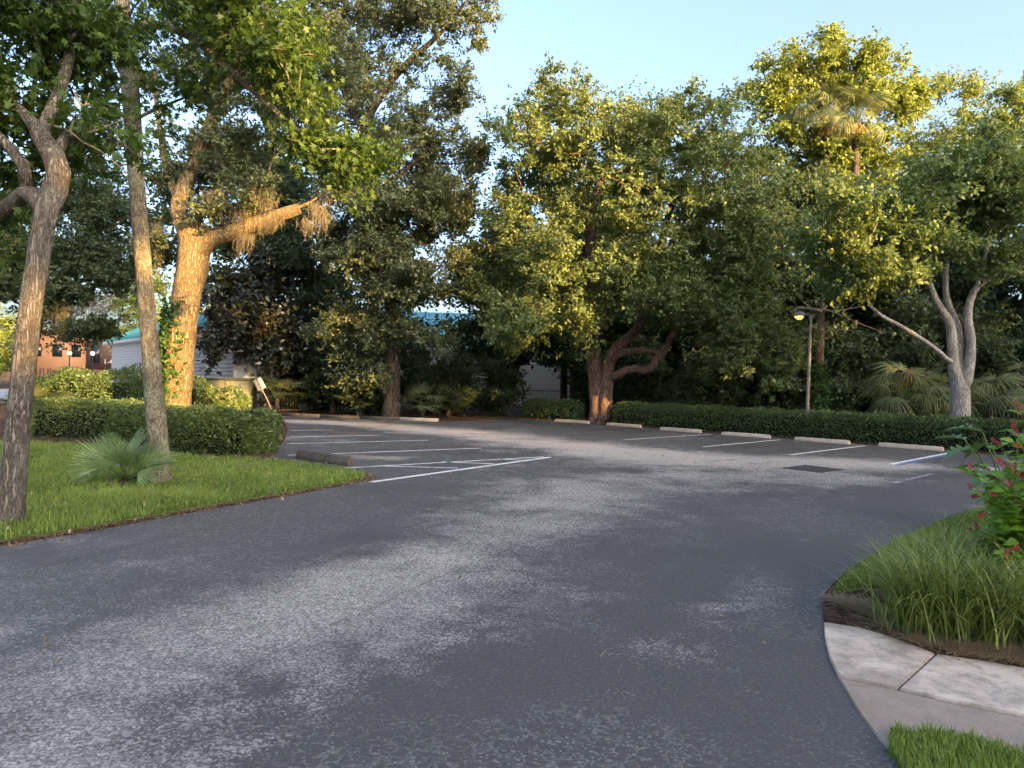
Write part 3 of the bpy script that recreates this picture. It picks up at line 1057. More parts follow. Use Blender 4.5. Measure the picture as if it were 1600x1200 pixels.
# ------------------------------------------------------------------ buildings
def seamed_roof(parent, eave_a, eave_b, rise_vec, ribs, mat):
    """roof slope from eave line a-b up along rise_vec, with standing seams as parts"""
    a, b, r = map(np.array, (eave_a, eave_b, rise_vec))
    nrm = unit(np.cross(b - a, r)); nrm = nrm if nrm[2] > 0 else -nrm
    V = np.array([a, b, b + r, a + r]); V2 = V - nrm * .08
    me = mesh_np('roof', np.concatenate([V, V2]), [[(0, 1, 2, 3), (7, 6, 5, 4), (0, 4, 5, 1), (1, 5, 6, 2), (2, 6, 7, 3), (3, 7, 4, 0)]], mat)
    o = link('roof', me, parent)
    u = unit(b - a); rl = np.linalg.norm(r); ru = r / rl
    w, h = .035, .06
    c = np.array([[0, 0, 0]])
    Vr = []
    for t in (0, rl):
        for p, q in ((-w, .002), (w, .002), (w, h), (-w, h)):
            Vr.append(u * p + ru * t + nrm * q)
    rm = mesh_np('seam_rib', Vr, [[(0, 1, 2, 3), (7, 6, 5, 4), (0, 4, 5, 1), (1, 5, 6, 2), (2, 6, 7, 3), (3, 7, 4, 0)]], mat)
    for i in range(ribs):
        q = link('seam_rib', rm, o)
        q.location = a + (b - a) * ((i + .5) / ribs)
    return o


def sided_building(name, label, p0, p1, depth, eave, rise, ribs, boards, over=.5):
    """long wall from p0 to p1 (ground points), body behind it"""
    p0 = np.array(p0, float); p1 = np.array(p1, float)
    u = unit(p1 - p0); nb = np.array([-u[1], u[0]])
    if nb[1] < 0: nb = -nb
    root = empty(name, (p0[0], p0[1], 0), label, 'building')
    Ln = np.linalg.norm(p1 - p0)
    o3 = lambda s, d, z: np.array([*(u * s + nb * d), z])
    mb = MB()
    V = [o3(0, .06, 0), o3(Ln, .06, 0), o3(Ln, depth, 0), o3(0, depth, 0), o3(0, .06, eave), o3(Ln, .06, eave), o3(Ln, depth, eave), o3(0, depth, eave)]
    mb.add(V, [(0, 1, 5, 4), (1, 2, 6, 5), (2, 3, 7, 6), (3, 0, 4, 7), (4, 5, 6, 7)])
    mb.build('wall', M['siding'], root)
    hb = (eave - .02) / boards
    pm = None
    for k in range(boards):
        z = k * hb
        b = MB()
        b.add([o3(-.03, .0, z), o3(Ln + .03, .0, z), o3(Ln + .03, .05, z + hb), o3(-.03, .05, z + hb), o3(-.03, .055, z), o3(Ln + .03, .055, z)],
              [(0, 1, 2, 3), (4, 5, 1, 0)])
        b.build('siding_board', M['siding'], root)
    # end wall boards facing left
    f = MB()
    f.add([o3(-over, -over, eave), o3(Ln + over, -over, eave), o3(Ln + over, -over, eave + .2), o3(-over, -over, eave + .2),
           o3(-over, .08, eave), o3(Ln + over, .08, eave)], [(0, 1, 2, 3), (0, 4, 5, 1)])
    f.build('fascia', M['trim'], root)
    half = depth / 2 + over
    seamed_roof(root, o3(-over, -over, eave + .2), o3(Ln + over, -over, eave + .2), np.array([*(nb * half), rise]), ribs, M['teal'])
    seamed_roof(root, o3(Ln + over, depth + over, eave + .2), o3(-over, depth + over, eave + .2), np.array([*(-nb * half), rise]), 4, M['teal'])
    for s in (0.02, Ln - .02):
        g = MB(); g.add([o3(s, 0.06, eave), o3(s, depth, eave), o3(s, depth / 2, eave + rise * (depth / 2) / half)], [], [(0, 1, 2)])
        g.build('gable', M['siding'], root)
    return root


sided_building('sided_building', 'white sided building with teal roof behind the sunlit leaning trunk', (-30.2, 53.5), (-13.2, 33.5), 5, 3.75, 1.5, 44, 20)
sided_building('long_building', 'long white building with teal metal roof behind the dark trees', (-9.5, 50), (14, 52.5), 12, 3.7, 3.1, 48, 18)

# brick townhouse far left
bh = empty('brick_house', A(110, 585, 75) * np.array([1, 1, 0]), 'far orange brick house with brown upper panel and fence', 'house')
bx0 = 0
mb = MB(); mb.box((0, 3, 2.9), (11.5, 6, 5.8)); mb.build('wall', M['brick'], bh)
mb = MB(); mb.box((3.6, -.25, 3.55), (3.4, .5, 2.9)); pn = mb.build('bay_panel', M['brown'], bh)
mb = MB(); mb.box((2.9, -.52, 3.6), (.9, .06, 1.9)); mb.build('window', M['glass'], bh)
for wx in (-3.6, -1.4, .6):
    mb = MB(); mb.box((wx, -.03, 3.9), (1.0, .1, 1.3)); mb.build('window', M['glass'], bh)
mb = MB(); mb.box((2.0, -.6, .9), (7, .1, 1.8)); mb.build('fence_panel', M['brown'], bh)
for k in range(5):
    mb = MB(); mb.box((-5.2 + k * .75, -.1, 1.0), (.28, .2, 2.0)); mb.build('pier', M['brown'], bh)
mb = MB(); mb.box((0, 2.7, 5.95), (12.2, 7, .3)); mb.build('roof', M['roofing'], bh)
cu = bpy.data.curves.new('house_number', 'FONT'); cu.body = '1-4'; cu.size = .75; cu.extrude = .01
cu.materials.append(M['sign_w'])
tmp = bpy.data.objects.new('tmp_text', cu); COL.objects.link(tmp)
bpy.context.view_layer.update()
fm = bpy.data.meshes.new_from_object(tmp); bpy.data.objects.remove(tmp); fm.name = 'house_number'
fo = link('house_number', fm, bh); fo.location = (3.75, -.53, 2.55); fo.rotation_euler = (R_(90), 0, 0)

# far pavement patch
tag(prism('far_road', [(-75, 34), (-27, 34), (-27, 64), (-75, 64)], -.02, .01, M['far_road']), kind='structure', label='pale far pavement at left')

def globe_lamp(px, Y, label, h=3.1):
    p = A(px, 590, Y); p[2] = 0
    r = empty('globe_lamp', p, label, 'street lamp', 'far globe street lamps')
    mb = MB(); mb.tube([(0, 0, 0), (0, 0, .3), (0, 0, .35), (0, 0, h)], [.12, .12, .06, .05], 8); mb.build('post', M['iron'], r, True)
    mb = MB(); mb.tube([(0, 0, h), (0, 0, h + .08), (0, 0, h + .22), (0, 0, h + .36), (0, 0, h + .42)], [.08, .17, .22, .15, .03], 10); mb.build('globe', M['globe'], r, True)
    mb = MB(); mb.tube([(0, 0, h + .4), (0, 0, h + .5)], [.1, .03], 8); mb.build('cap', M['iron'], r)
globe_lamp(108, 62, 'far globe lamp left of the brick house panel')
globe_lamp(144, 62, 'far globe lamp in front of the brick house panel')

# ------------------------------------------------------------------ utility cabinet
p = A(352, 600, 31); p[2] = 0
ub = empty('utility_cabinet', p, 'olive metal utility cabinet with small white notice behind the shrubs', 'cabinet')
mb = MB(); mb.box((0, .5, .75), (2.0, 1.0, 1.5), 0, .02); mb.build('body', M['olive'], ub)
mb = MB(); mb.box((0, .5, 1.54), (2.12, 1.1, .10), 0, .02); mb.build('lid', M['olive_d'], ub)
mb = MB(); mb.box((.51, -.012, 1.08), (.22, .02, .17)); mb.build('notice', M['sign_w'], ub)
mb = MB(); mb.box((0, -.008, .75), (.03, .02, 1.4)); mb.build('door_gap', M['olive_d'], ub)
for x in (-.12, .12):
    mb = MB(); mb.box((x, -.03, .8), (.04, .05, .16)); mb.build('handle', M['olive_d'], ub)


# ------------------------------------------------------------------ iron fences
def picket_fence(label, a, b, h, gap):
    a = np.array(a); b = np.array(b); d = b - a; Ln = np.linalg.norm(d); rz = math.atan2(d[1], d[0])
    r = empty('picket_fence', (a[0], a[1], 0), label, 'fence', rz=rz)
    mb = MB(); mb.box((0, 0, h / 2), (.02, .02, h)); pm = mb.mesh('picket', M['iron'])
    n = int(Ln / gap)
    for i in range(n):
        q = link('picket', pm, r); q.location = (i * gap, 0, .03)
    mb = MB(); mb.box((0, 0, h * .5 + .05), (.07, .07, h + .1)); pp = mb.mesh('post', M['iron'])
    for i in range(int(Ln / 2.4) + 1):
        q = link('post', pp, r); q.location = (i * 2.4, 0, 0)
    for z in (.2, h - .12):
        mb = MB(); mb.box((Ln / 2, 0, z), (Ln, .035, .04)); mb.build('rail', M['iron'], r)
picket_fence('short black picket fence beside the olive cabinet', A(388, 600, 31.6)[:2], A(470, 600, 32.2)[:2], 1.45, .12)
picket_fence('long black picket fence before the teal roofed building', (-6.5, 40), (11, 42), 1.3, .14)

# ------------------------------------------------------------------ leaning sign seen from behind
sb = G(432, 653)
sg = empty('leaning_sign', (sb[0], sb[1], 0), 'leaning sign on a thin post, seen from behind', 'sign')
top = A(403, 596, sb[1] + .1) - np.array([sb[0], sb[1], 0])
mb = MB(); mb.tube([(0, 0, -.1), top * .5, top * 1.03], .022, 6); mb.build('post', M['galv'], sg)
axis = Vector(top).normalized()
side = Vector((0, 1, 0)).cross(axis).normalized()
nrm_ = axis.cross(side)
Mx = Matrix((side, nrm_, axis)).transposed()
mb = MB(); mb.box(top * .93 + np.array([0, .035, 0]), (.36, .012, .50), M=Mx, bev=.004); mb.build('plate', M['sign'], sg)
for s in (-.10, .0):
    mb = MB(); mb.box(top * (.93 + s) + np.array([0, -.0, 0]), (.06, .05, .03), M=Mx); mb.build('bracket', M['brown'], sg)
mb = MB(); mb.box(top * .93 + np.array([0, .015, 0]), (.05, .02, .48), M=Mx); mb.build('channel', M['brown'], sg)

# ------------------------------------------------------------------ lit lamp post behind the hedge
lp = A(1261, 640, 23.6); lp[2] = 0
lt = A(1267, 497, 23.6) - lp
lamp = empty('lamp_post', lp, 'lit curved lamp post rising behind the right hedge', 'lamp post')
mb = MB(); mb.tube([(0, 0, 0), lt * .3, lt * .7, lt * .93], [.06, .055, .048, .042], 10); mb.build('pole', M['lamp_pole'], lamp, True)
mb = MB(); mb.tube(catmull([lt * .92, lt * .98, lt + np.array([-.03, 0, .08]), lt + np.array([-.13, 0, .13]), lt + np.array([-.24, 0, .10])], 5), .035, 8); mb.build('arm', M['galv'], lamp, True)
h0 = lt + np.array([-.24, 0, .09])
mb = MB(); mb.tube([h0 + np.array([.04, 0, .02]), h0 + np.array([-.02, 0, .03]), h0 + np.array([-.2, 0, .02]), h0 + np.array([-.33, 0, -.0])], [.03, .085, .10, .04], 10); mb.build('lamp_head', M['galv'], lamp, True)
mb = MB(); mb.tube([h0 + np.array([-.02, -.0, -.045]), h0 + np.array([-.1, -.02, -.07]), h0 + np.array([-.2, -.02, -.07]), h0 + np.array([-.3, 0, -.05])], [.03, .085, .085, .03], 10); mb.build('lens', M['bulb'], lamp, True)

# ------------------------------------------------------------------ small things on the left lawn
p = G(131, 751)
sp = empty('garden_spotlight', (p[0], p[1], .04), 'small grey garden spotlight lying on the left lawn', 'garden light')
mb = MB(); mb.tube([(-.07, 0, .045), (.0, .0, .055), (.075, 0, .07)], [.03, .04, .05], 10); mb.build('housing', M['plastic'], sp, True)
mb = MB(); mb.tube([(.076, 0, .07), (.082, 0, .071)], [.045, .04], 10); mb.build('lens', M['globe'], sp)
mb = MB(); mb.tube([(-.02, 0, .04), (-.03, 0, -.06)], [.012, .006], 6); mb.build('stake', M['iron'], sp)
a, b = G(168, 765), G(232, 751)
st = catmull([a + np.array([0, 0, .06]), (a * 2 + b) / 3 + np.array([0, .02, .085]), (a + 2 * b) / 3 + np.array([0, 0, .10]), b + np.array([0, 0, .09])], 5)
mb = MB(); mb.tube(st, np.linspace(.018, .03, len(st)), 7, np.random.default_rng(3), .12)
tag(mb.build('fallen_branch', M['bark_dark'], None, True), 'dark fallen branch on the lawn behind the small palmetto', 'branch')


# ------------------------------------------------------------------ hedges and shrubs
def hedge(name, label, line_pts, width, height, n, L, W, leaf, seed, group=None, z0=.1, round_=.22, wob=.07, cat='hedge', hfun=None, droop=-.2):
    """clipped hedge along a line: dark twig core + surface leaves"""
    rng = np.random.default_rng(seed)
    P = np.asarray(line_pts, float)
    d = np.concatenate([[0], np.cumsum(np.linalg.norm(np.diff(P, axis=0), axis=1))])
    base = np.array([P[0, 0], P[0, 1], 0])
    root = empty(name, base, label, cat, group)

    def frame(s):
        x = np.interp(s, d, P[:, 0]); y = np.interp(s, d, P[:, 1])
        e = .15
        tx = np.interp(s + e, d, P[:, 0]) - np.interp(s - e, d, P[:, 0]); ty = np.interp(s + e, d, P[:, 1]) - np.interp(s - e, d, P[:, 1])
        l = np.hypot(tx, ty) + 1e-9
        return x, y, tx / l, ty / l
    # core
    K = max(6, int(d[-1] / .4)); mb = MB(); rings = []
    prof = [(-.5, 0), (-.5, .75), (-.36, .93), (0, .97), (.36, .93), (.5, .75), (.5, 0)]
    ss_ = np.linspace(.22, d[-1] - .22, K)
    x, y, tx, ty = frame(ss_)
    V = []
    for i in range(K):
        e = .7 if i in (0, K - 1) else 1
        for q, h in prof:
            hk = (hfun(i / (K - 1)) if hfun is not None else 1.0) * .84
            V.append((x[i] - ty[i] * q * width * .74 * e - base[0], y[i] + tx[i] * q * width * .74 * e - base[1], max(.02, h * height * hk * (e * .2 + .8))))
    k = len(prof); Q = []
    for i in range(K - 1):
        for j in range(k - 1):
            Q.append((i * k + j, i * k + j + 1, (i + 1) * k + j + 1, (i + 1) * k + j))
    T = [(0, j + 1, j) for j in range(1, k - 1)] + [((K - 1) * k, (K - 1) * k + j, (K - 1) * k + j + 1) for j in range(1, k - 1)]
    mb.add(V, Q, T); mb.build('core', M['core'], root)
    # leaves over a superellipse section
    s = rng.uniform(-.05, d[-1] + .05, n)
    ends = rng.random(n) < width * height / (width * height + d[-1] * (width + 2 * height)) * 2.4
    a = rng.uniform(-.15, math.pi + .15, n)
    ca, sa = np.cos(a), np.sin(a)
    pw = .38
    q = np.sign(ca) * np.abs(ca) ** pw * .5; h = np.where(sa > 0, np.abs(sa) ** pw, 0)
    low = rng.random(n) < .38
    h = np.where(low & (sa < .97), h * rng.random(n), h)
    rr_ = rng.random(n)
    es = np.where(rng.random(n) < .5, 0.0, d[-1])
    q = np.where(ends, rng.uniform(-.5, .5, n), q); h = np.where(ends, rng.uniform(0.02, 1.0, n), h)
    s = np.where(ends, es, s)
    # round the plan at the ends
    de = np.minimum(s, d[-1] - s)
    shrink = np.clip(.78 + de / .8, 0, 1)
    x, y, tx, ty = frame(np.clip(s, 0, d[-1]))
    lump = 1 + wob * (np.sin(s * 2.3 + seed) + np.sin(s * 5.1 + a * 2) * .6 + np.sin(s * 11 + h * 9 + seed) * .4)
    depth = 1 - .16 * rng.random(n) ** 2
    wv = width * lump * depth * shrink
    hv = height * (1 + wob * .6 * (np.sin(s * 3.1 + q * 6) + .7 * np.sin(s * 7.7 + seed))) * (1 - .06 * rng.random(n) ** 2) * (1 - .10 * (1 - shrink) / .22)
    if hfun is not None: hv = hv * hfun(s / d[-1])
    hl = np.clip(h, 0, 1)
    und = 1 - .22 * (1 - np.clip(hl / .35, 0, 1))      # tucked in at the foot
    Pn = np.stack([x - ty * q * wv * und - base[0], y + tx * q * wv * und - base[1], .03 + hl * hv], 1)
    Pn[:, 2] += rng.standard_normal(n) * .012 + (rng.random(n) < .03) * rng.random(n) * .10
    out = np.stack([-ty * q * 2, tx * q * 2, hl * 1.2 - .3], 1)
    leaves_obj('foliage', Pn, L, W, leaf, rng, root, droop=droop, outdir=out * .9, flat=.1)
    return root


hs = line(-.0, 1.0) + ROW * 1.7
he = line(1.0, 1.0) + ROW * 6.5
hedge('clipped_hedge', 'long low clipped hedge running behind the right wheel stops', [hs, line(.5, 1.05), line(1, 1.0), he], .95, .88, 62000, .062, .038, M['leaf_hedge_d'], 11)
hedge('clipped_hedge', 'short dark clipped hedge left of the central oak trunk', [line(-.25, .75), line(-.02, .85)], .9, .85, 9000, .07, .042, M['leaf_hedge_d'], 12)
hedge('clipped_hedge', 'rounded clipped hedge at the parking lot corner right of the leaning trunk', [(-9.0, 17.2), (-7.6, 16.35), (-6.4, 15.85), (-5.45, 15.55)], 1.75, .92, 42000, .05, .032, M['leaf_hedge'], 13, wob=.06)
hedge('clipped_hedge', 'dark clipped hedge behind the small palmetto', [(-12.6, 18.9), (-11.0, 18.7), (-9.4, 18.5)], 1.3, .95, 17000, .055, .035, M['leaf_hedge_d'], 14, wob=.06)
hedge('round_shrub', 'tall dark rounded shrub left of the leaning trunk', [(-15.2, 23.6), (-13.4, 23.4), (-11.8, 23.0)], 2.0, 1.7, 17000, .08, .045, M['leaf_hedge_d'], 15, wob=.1, cat='shrub')
hedge('round_shrub', 'loose yellow green shrub right of the ivy clad trunk', [(-10.2, 21.6), (-9.0, 21.4), (-8.3, 21.2)], 1.9, 1.62, 13000, .075, .042, M['leaf_hedge'], 16, wob=.14, cat='shrub', hfun=lambda t: 1.05 - .35 * t)
hedge('far_hedge', 'thin far hedge before the brick house', [A(50, 590, 52)[:2], A(135, 590, 54)[:2]], 1.2, .95, 3500, .16, .1, M['leaf_hedge'], 17)
hedge('round_shrub', 'sunlit shrub against the white sided building', [(-19.5, 36.5), (-17.5, 35.2)], 1.6, 1.9, 5000, .11, .06, M['leaf_hedge'], 18, wob=.14, cat='shrub')


# ------------------------------------------------------------------ palms
def fan_mesh(name, nseg, Rl, spread, droop, width, mat, seed, fold=.25, tipdroop=0.0):
    """fan leaf in the local XZ plane: petiole end at origin, blade along +X"""
    rng = np.random.default_rng(seed)
    V = []; Q = []; T = []; ti = []
    for i in range(nseg):
        a = (i / (nseg - 1) - .5) * spread
        l = Rl * (1 - .22 * (abs(a) / (spread / 2)) ** 2) * (.9 + .15 * rng.random())
        d = np.array([math.cos(a), math.sin(a), 0])
        p = np.array([-math.sin(a), math.cos(a), 0])
        b0 = len(V); tt = rng.random()
        K = 5
        dz = droop * (.7 + .6 * rng.random())
        for k in range(K + 1):
            t = k / K
            w = width * (math.sin(math.pi * min(1, t * .85 + .12)) ** .8) * (1 if k < K else .1)
            z = fold * .12 * Rl * math.cos(a) * t - dz * l * t ** 2.2 - tipdroop * l * max(0, t - .5) ** 1.6
            x = l * t * (1 - .25 * dz * t)
            c = d * x + np.array([0, 0, z])
            V.append(c - p * w + np.array([0, 0, w * .5])); V.append(c + p * w + np.array([0, 0, w * .5])); V.append(c)
            ti += [tt] * 3
            if k:
                o = b0 + 3 * k
                Q.append((o - 3, o - 1, o + 2, o)); Q.append((o - 1, o - 2, o + 1, o + 2))
    return mesh_np(name, V, [Q], mat, False, ti)


def palm(name, label, cat, base, n, petiole, meshes, seed, crown_h=.0, trunk_r=0.0, el=(20, 80), az=(0, 360), group=None, scale=1.0, bark='bark_dark', pmat='leaf_palm', pbend=.25, twist=.35):
    rng = np.random.default_rng(seed)
    root = empty(name, base, label, cat, group)
    if crown_h > .05:
        zz = np.linspace(0, crown_h, max(4, int(crown_h / .25)))
        mb = MB(); mb.tube([(0.02 * math.sin(z * 2), 0, z) for z in zz], trunk_r * (1 + .1 * np.sin(zz * 9)), 10, rng, .06); mb.build('trunk', M[bark], root, True)
    for i in range(n):
        azm = R_(az[0] + (az[1] - az[0]) * ((i + rng.random() * .8) / n))
        e = R_(el[0] + (el[1] - el[0]) * rng.random())
        pl = petiole * (.7 + .5 * rng.random()) * scale
        d = np.array([math.cos(azm) * math.cos(e), math.sin(azm) * math.cos(e), math.sin(e)])
        p0 = np.array([d[0] * .04, d[1] * .04, crown_h])
        p1 = p0 + d * pl
        pm_ = (p0 + p1) / 2 + np.array([0, 0, pl * pbend * .25])
        fr = link('frond', meshes[int(rng.integers(len(meshes)))], root)
        e2 = e - R_(14) - pbend * .6
        X = Vector((math.cos(azm) * math.cos(e2), math.sin(azm) * math.cos(e2), math.sin(e2)))
        Yv = Vector((-math.sin(azm), math.cos(azm), 0))
        Z = X.cross(Yv)
        roll = Matrix.Rotation(rng.uniform(-twist, twist), 3, 'X')
        mm = (Matrix((X, Yv, Z)).transposed() @ roll).to_4x4()
        s = scale * rng.uniform(.85, 1.12)
        fr.matrix_local = Matrix.Translation(p1) @ mm @ Matrix.Diagonal((s, s, s, 1))
        mb = MB(); mb.tube([p0, pm_, p1], [.014, .011, .008], 5)
        st_ = mb.mesh('stalk', M['stalk'])
        link('stalk', st_, root)
    return root


M['stalk'] = simple('green_stalk', (.11, .15, .05), .6, .3)
pal_m = [fan_mesh('frond', 20, .66, R_(120), .06, .0100, M['leaf_palm'], k, .3, .12) for k in range(3)]
bp = G(196, 762)
palm('palmetto', 'small green fan palmetto on the left lawn before the leaning trunk', 'palmetto', (bp[0], bp[1], .04), 24, .34, pal_m, 21, .08, .05, (28, 88), (0, 360), pbend=.1, twist=1.0, scale=.88)
cab = [fan_mesh('frond', 30, .95, R_(230), .55, .016, M['leaf_palm_r'], 5 + k, .2, .7) for k in range(3)]
stiff = [fan_mesh('frond', 24, .75, R_(190), .2, .017, M['leaf_palm_r'], 15 + k, .2, .1) for k in range(2)]
dead = [fan_mesh('frond', 22, .8, R_(120), .5, .02, M['leaf_dead'], 30, .2, .9)]
for k, (px, Y, h, n, nm) in enumerate([(1412, 24.5, 2.2, 15, 'drooping fan palm at the left of the pale forked trunk, with one yellow frond'),
                                       (1462, 25.5, 1.7, 13, 'drooping fan palm just behind the pale forked trunk'),
                                       (1545, 24.6, 2.0, 15, 'drooping fan palm just right of the pale forked trunk'),
                                       (1590, 26.0, 2.5, 15, 'drooping fan palm at the right edge behind the hedge'),
                                       (1490, 29.0, 3.4, 14, 'taller shaded fan palm above the others behind the pale trunk')]):
    b = A(px, 640, Y); b[2] = .03
    palm('fan_palm', nm, 'palm', b, n, 1.0, cab, 40 + k, h * .6, .13, (-5, 75), group='fan palms under the pale forked tree')
yf = A(1420, 598, 24.0)
# the yellow frond hangs on the first palm
fp = [o for o in bpy.data.objects if o.name.startswith('fan_palm')][0]
fr = link('dead_frond', dead[0], fp)
_x = Vector((-.25, -.15, -.95)).normalized(); _z = Vector((.1, -1, .15)); _y = _z.cross(_x).normalized(); _z = _x.cross(_y)
fr.matrix_local = Matrix.Translation(Vector(A(1424, 578, 23.6)) - Vector(fp.location)) @ Matrix((_x, _y, _z)).transposed().to_4x4() @ Matrix.Diagonal((1.0, .8, .8, 1))
fr['label'] = 'broad yellow dying frond'
for k, (px, Y, nm) in enumerate([(432, 31.0, 'sunlit palmetto beside the leaning sign'), (660, 31.5, 'dark palmetto right of the big dark trunk'), (700, 32.3, 'dark palmetto spreading its fan before the white wall'),
                                 (560, 30.6, 'dark palmetto left of the big dark trunk'), (62, 20.5, 'spiky dark palmetto at the far left beside the hedge')]):
    b = A(px, 640, Y); b[2] = .03
    palm('palmetto', nm, 'palmetto', b, 12, .75, stiff, 60 + k, .3 if k else .7, .1, (15, 80))
# cabbage palms whose heads show in the tall yellow tree
for k, (px, py, Y, nm) in enumerate([(1293, 178, 39, 'tall cabbage palm head inside the tall yellow green tree, left one'), (1338, 190, 38.5, 'tall cabbage palm head inside the tall yellow green tree, right one')]):
    t_ = A(px, py, Y)
    palm('cabbage_palm', nm, 'palm', (t_[0], t_[1], 0), 20, 1.0, cab, 70 + k, t_[2], .19, (-35, 80), scale=1.25)
    r = bpy.data.objects['cabbage_palm' if k == 0 else 'cabbage_palm.001']
    for j in range(5):
        f2 = link('dead_frond', dead[0], r)
        f2.matrix_local = Matrix.Translation((.1 * math.cos(j * 1.3), .1 * math.sin(j * 1.3), t_[2] - .1)) @ Matrix.Rotation(j * 1.3, 4, 'Z') @ Matrix.Rotation(R_(60), 4, 'Y') @ Matrix.Diagonal((1.4, 1.4, 1.4, 1))


# ------------------------------------------------------------------ trees, near left
P_ = px_path
left_paths = [P_([(12, 830, 7.95, .20), (13, 814, 7.95, .155), (20, 760, 7.95, .132), (30, 640, 7.95, .122), (46, 500, 7.95, .113), (60, 400, 7.97, .112), (74, 325, 8.0, .118), (92, 280, 8.0, .125), (84, 245, 8.02, .115), (66, 218, 8.05, .10), (58, 200, 8.05, .08), (30, 170, 8.1, .05), (5, 145, 8.15, .04), (-60, 60, 8.3, .025)]),
              P_([(72, 330, 8.0, .12), (45, 300, 8.1, .10), (10, 325, 8.3, .085), (-60, 360, 8.6, .07)]),
              P_([(50, 290, 8.05, .07), (35, 255, 8.0, .065), (0, 215, 7.9, .055), (-70, 150, 7.8, .04)]),
              P_([(60, 210, 8.05, .06), (90, 150, 8.4, .07), (110, 80, 8.7, .06), (120, 0, 9.0, .05), (110, -120, 9.2, .04)]),
              P_([(85, 230, 8.05, .07), (112, 208, 8.3, .055), (140, 198, 8.5, .04), (160, 196, 8.7, .03)])]
left_lobes = [lobe(60, 40, 8.4, 110, 60, 1.3, 46), lobe(112, 72, 8.9, 58, 48, 1.0, 26), lobe(20, 140, 8.3, 50, 60, 1.0, 24), lobe(112, 128, 9.0, 42, 28, .8, 12), lobe(110, -60, 8.8, 190, 80, 1.6, 46),
              lobe(0, 300, 8.6, 40, 50, .7, 9), lobe(-60, 180, 8.2, 60, 90, 1.2, 22), lobe(100, 250, 8.9, 40, 40, .5, 5)]
tL = tree('left_tree', 'crooked rough barked tree at the left edge with lobed leaves', 'tree', left_paths, left_lobes, M['bark_oak'], M['leaf_star'], 101, per=34, L=.13, W=.13, cl=.42, seg=.35, tip=.006, star=True, droop=.6, rough=.035, flat=.35, sides=22)

lean_paths = [P_([(247, 764, 11.1, .25), (248, 752, 11.1, .19), (249, 730, 11.1, .155), (243, 640, 11.12, .145), (233, 520, 11.15, .128), (223, 400, 11.2, .12), (213, 280, 11.25, .118), (206, 170, 11.3, .13), (200, 95, 11.3, .14), (194, 40, 11.35, .12), (186, -60, 11.4, .10), (180, -180, 11.5, .07)]),
              P_([(203, 120, 11.3, .11), (186, 90, 11.35, .11), (170, 45, 11.45, .09), (150, -20, 11.6, .08), (110, -120, 11.8, .05)]),
              P_([(199, 50, 11.3, .07), (240, 38, 11.1, .06), (300, 60, 10.9, .055), (365, 115, 10.9, .05), (430, 172, 11.0, .04), (500, 235, 11.2, .03), (560, 262, 11.4, .018)]),
              P_([(214, 182, 11.28, .03), (250, 168, 11.4, .025), (290, 152, 11.6, .018)])]
lean_lobes = [lobe(380, 60, 10.8, 100, 55, 1.2, 50), lobe(460, 130, 11.0, 60, 50, .9, 26), lobe(500, 240, 11.2, 50, 38, .7, 22), lobe(560, 255, 11.4, 32, 26, .5, 9), lobe(290, 10, 10.8, 110, 50, 1.3, 34),
              lobe(180, -70, 11.6, 120, 50, 1.4, 24), lobe(440, 10, 11, 80, 50, 1.2, 24)]
tN = tree('leaning_tree', 'slim leaning tree with lichen covered bark behind the small palmetto', 'tree', lean_paths, lean_lobes, M['bark_lean'], M['leaf_star'], 102, per=36, L=.13, W=.13, cl=.46, seg=.4, tip=.006, star=True, droop=.5, rough=.03, flat=.35, sides=22)

# bare twigs on the left tree
rng = np.random.default_rng(9)
tw = MB()
for rows in ([(80, 195), (108, 205), (130, 222), (160, 238), (200, 272)], [(112, 212), (112, 195), (130, 170), (140, 145)], [(130, 165), (150, 162), (180, 178)], [(128, 166), (120, 152), (113, 140)], [(128, 210), (160, 200), (195, 185)]):
    p = catmull([A(a, b, 8.0 + .002 * (a - 60)) for a, b in rows], 4) - np.array(tL[0].location)
    tw.tube(p, np.linspace(.016, .005, len(p)), 5)
tw.build('bare_twigs', M['twig'], tL[0], True)

# ------------------------------------------------------------------ sunlit oak with ivy and moss
lit_paths = [P_([(268, 655, 19.2, .48), (273, 625, 19.2, .42), (280, 560, 19.2, .38), (290, 470, 19.15, .36), (302, 410, 19.1, .40), (300, 375, 19.1, .34), (286, 345, 19.1, .24), (278, 325, 19.15, .20), (290, 285, 19.4, .19), (320, 215, 19.8, .17), (352, 140, 20.0, .14), (400, 60, 20.3, .10), (440, -40, 20.6, .07)]),
             P_([(303, 398, 19.1, .34), (328, 374, 19.0, .25), (365, 361, 18.9, .22), (410, 346, 18.8, .19), (448, 333, 18.7, .165), (468, 326, 18.7, .14)]),
             P_([(452, 330, 18.7, .05), (485, 316, 18.75, .035), (515, 296, 18.85, .02), (550, 292, 18.9, .01)]),
             P_([(300, 370, 19.1, .10), (318, 330, 18.9, .08), (345, 298, 18.7, .06), (375, 305, 18.6, .045), (410, 298, 18.5, .03)]),
             P_([(282, 320, 19.2, .13), (262, 270, 19.6, .10), (250, 200, 20, .08), (240, 120, 20.4, .05)])]
lit_lobes = [lobe(330, 200, 20.2, 100, 80, 2.4, 60), lobe(410, 100, 20.4, 110, 85, 2.6, 80), lobe(255, 300, 20.3, 42, 70, 1.6, 26), lobe(480, 200, 19.8, 75, 70, 2.2, 50), lobe(290, 60, 20.8, 120, 80, 2.6, 70),
             lobe(360, 275, 19.9, 75, 36, 1.4, 28), lobe(500, 90, 20.6, 70, 70, 2.2, 44), lobe(400, -40, 20.6, 170, 70, 3, 70), lobe(350, 340, 18.8, 50, 22, .7, 14), lobe(250, 390, 20, 26, 28, .9, 8)]
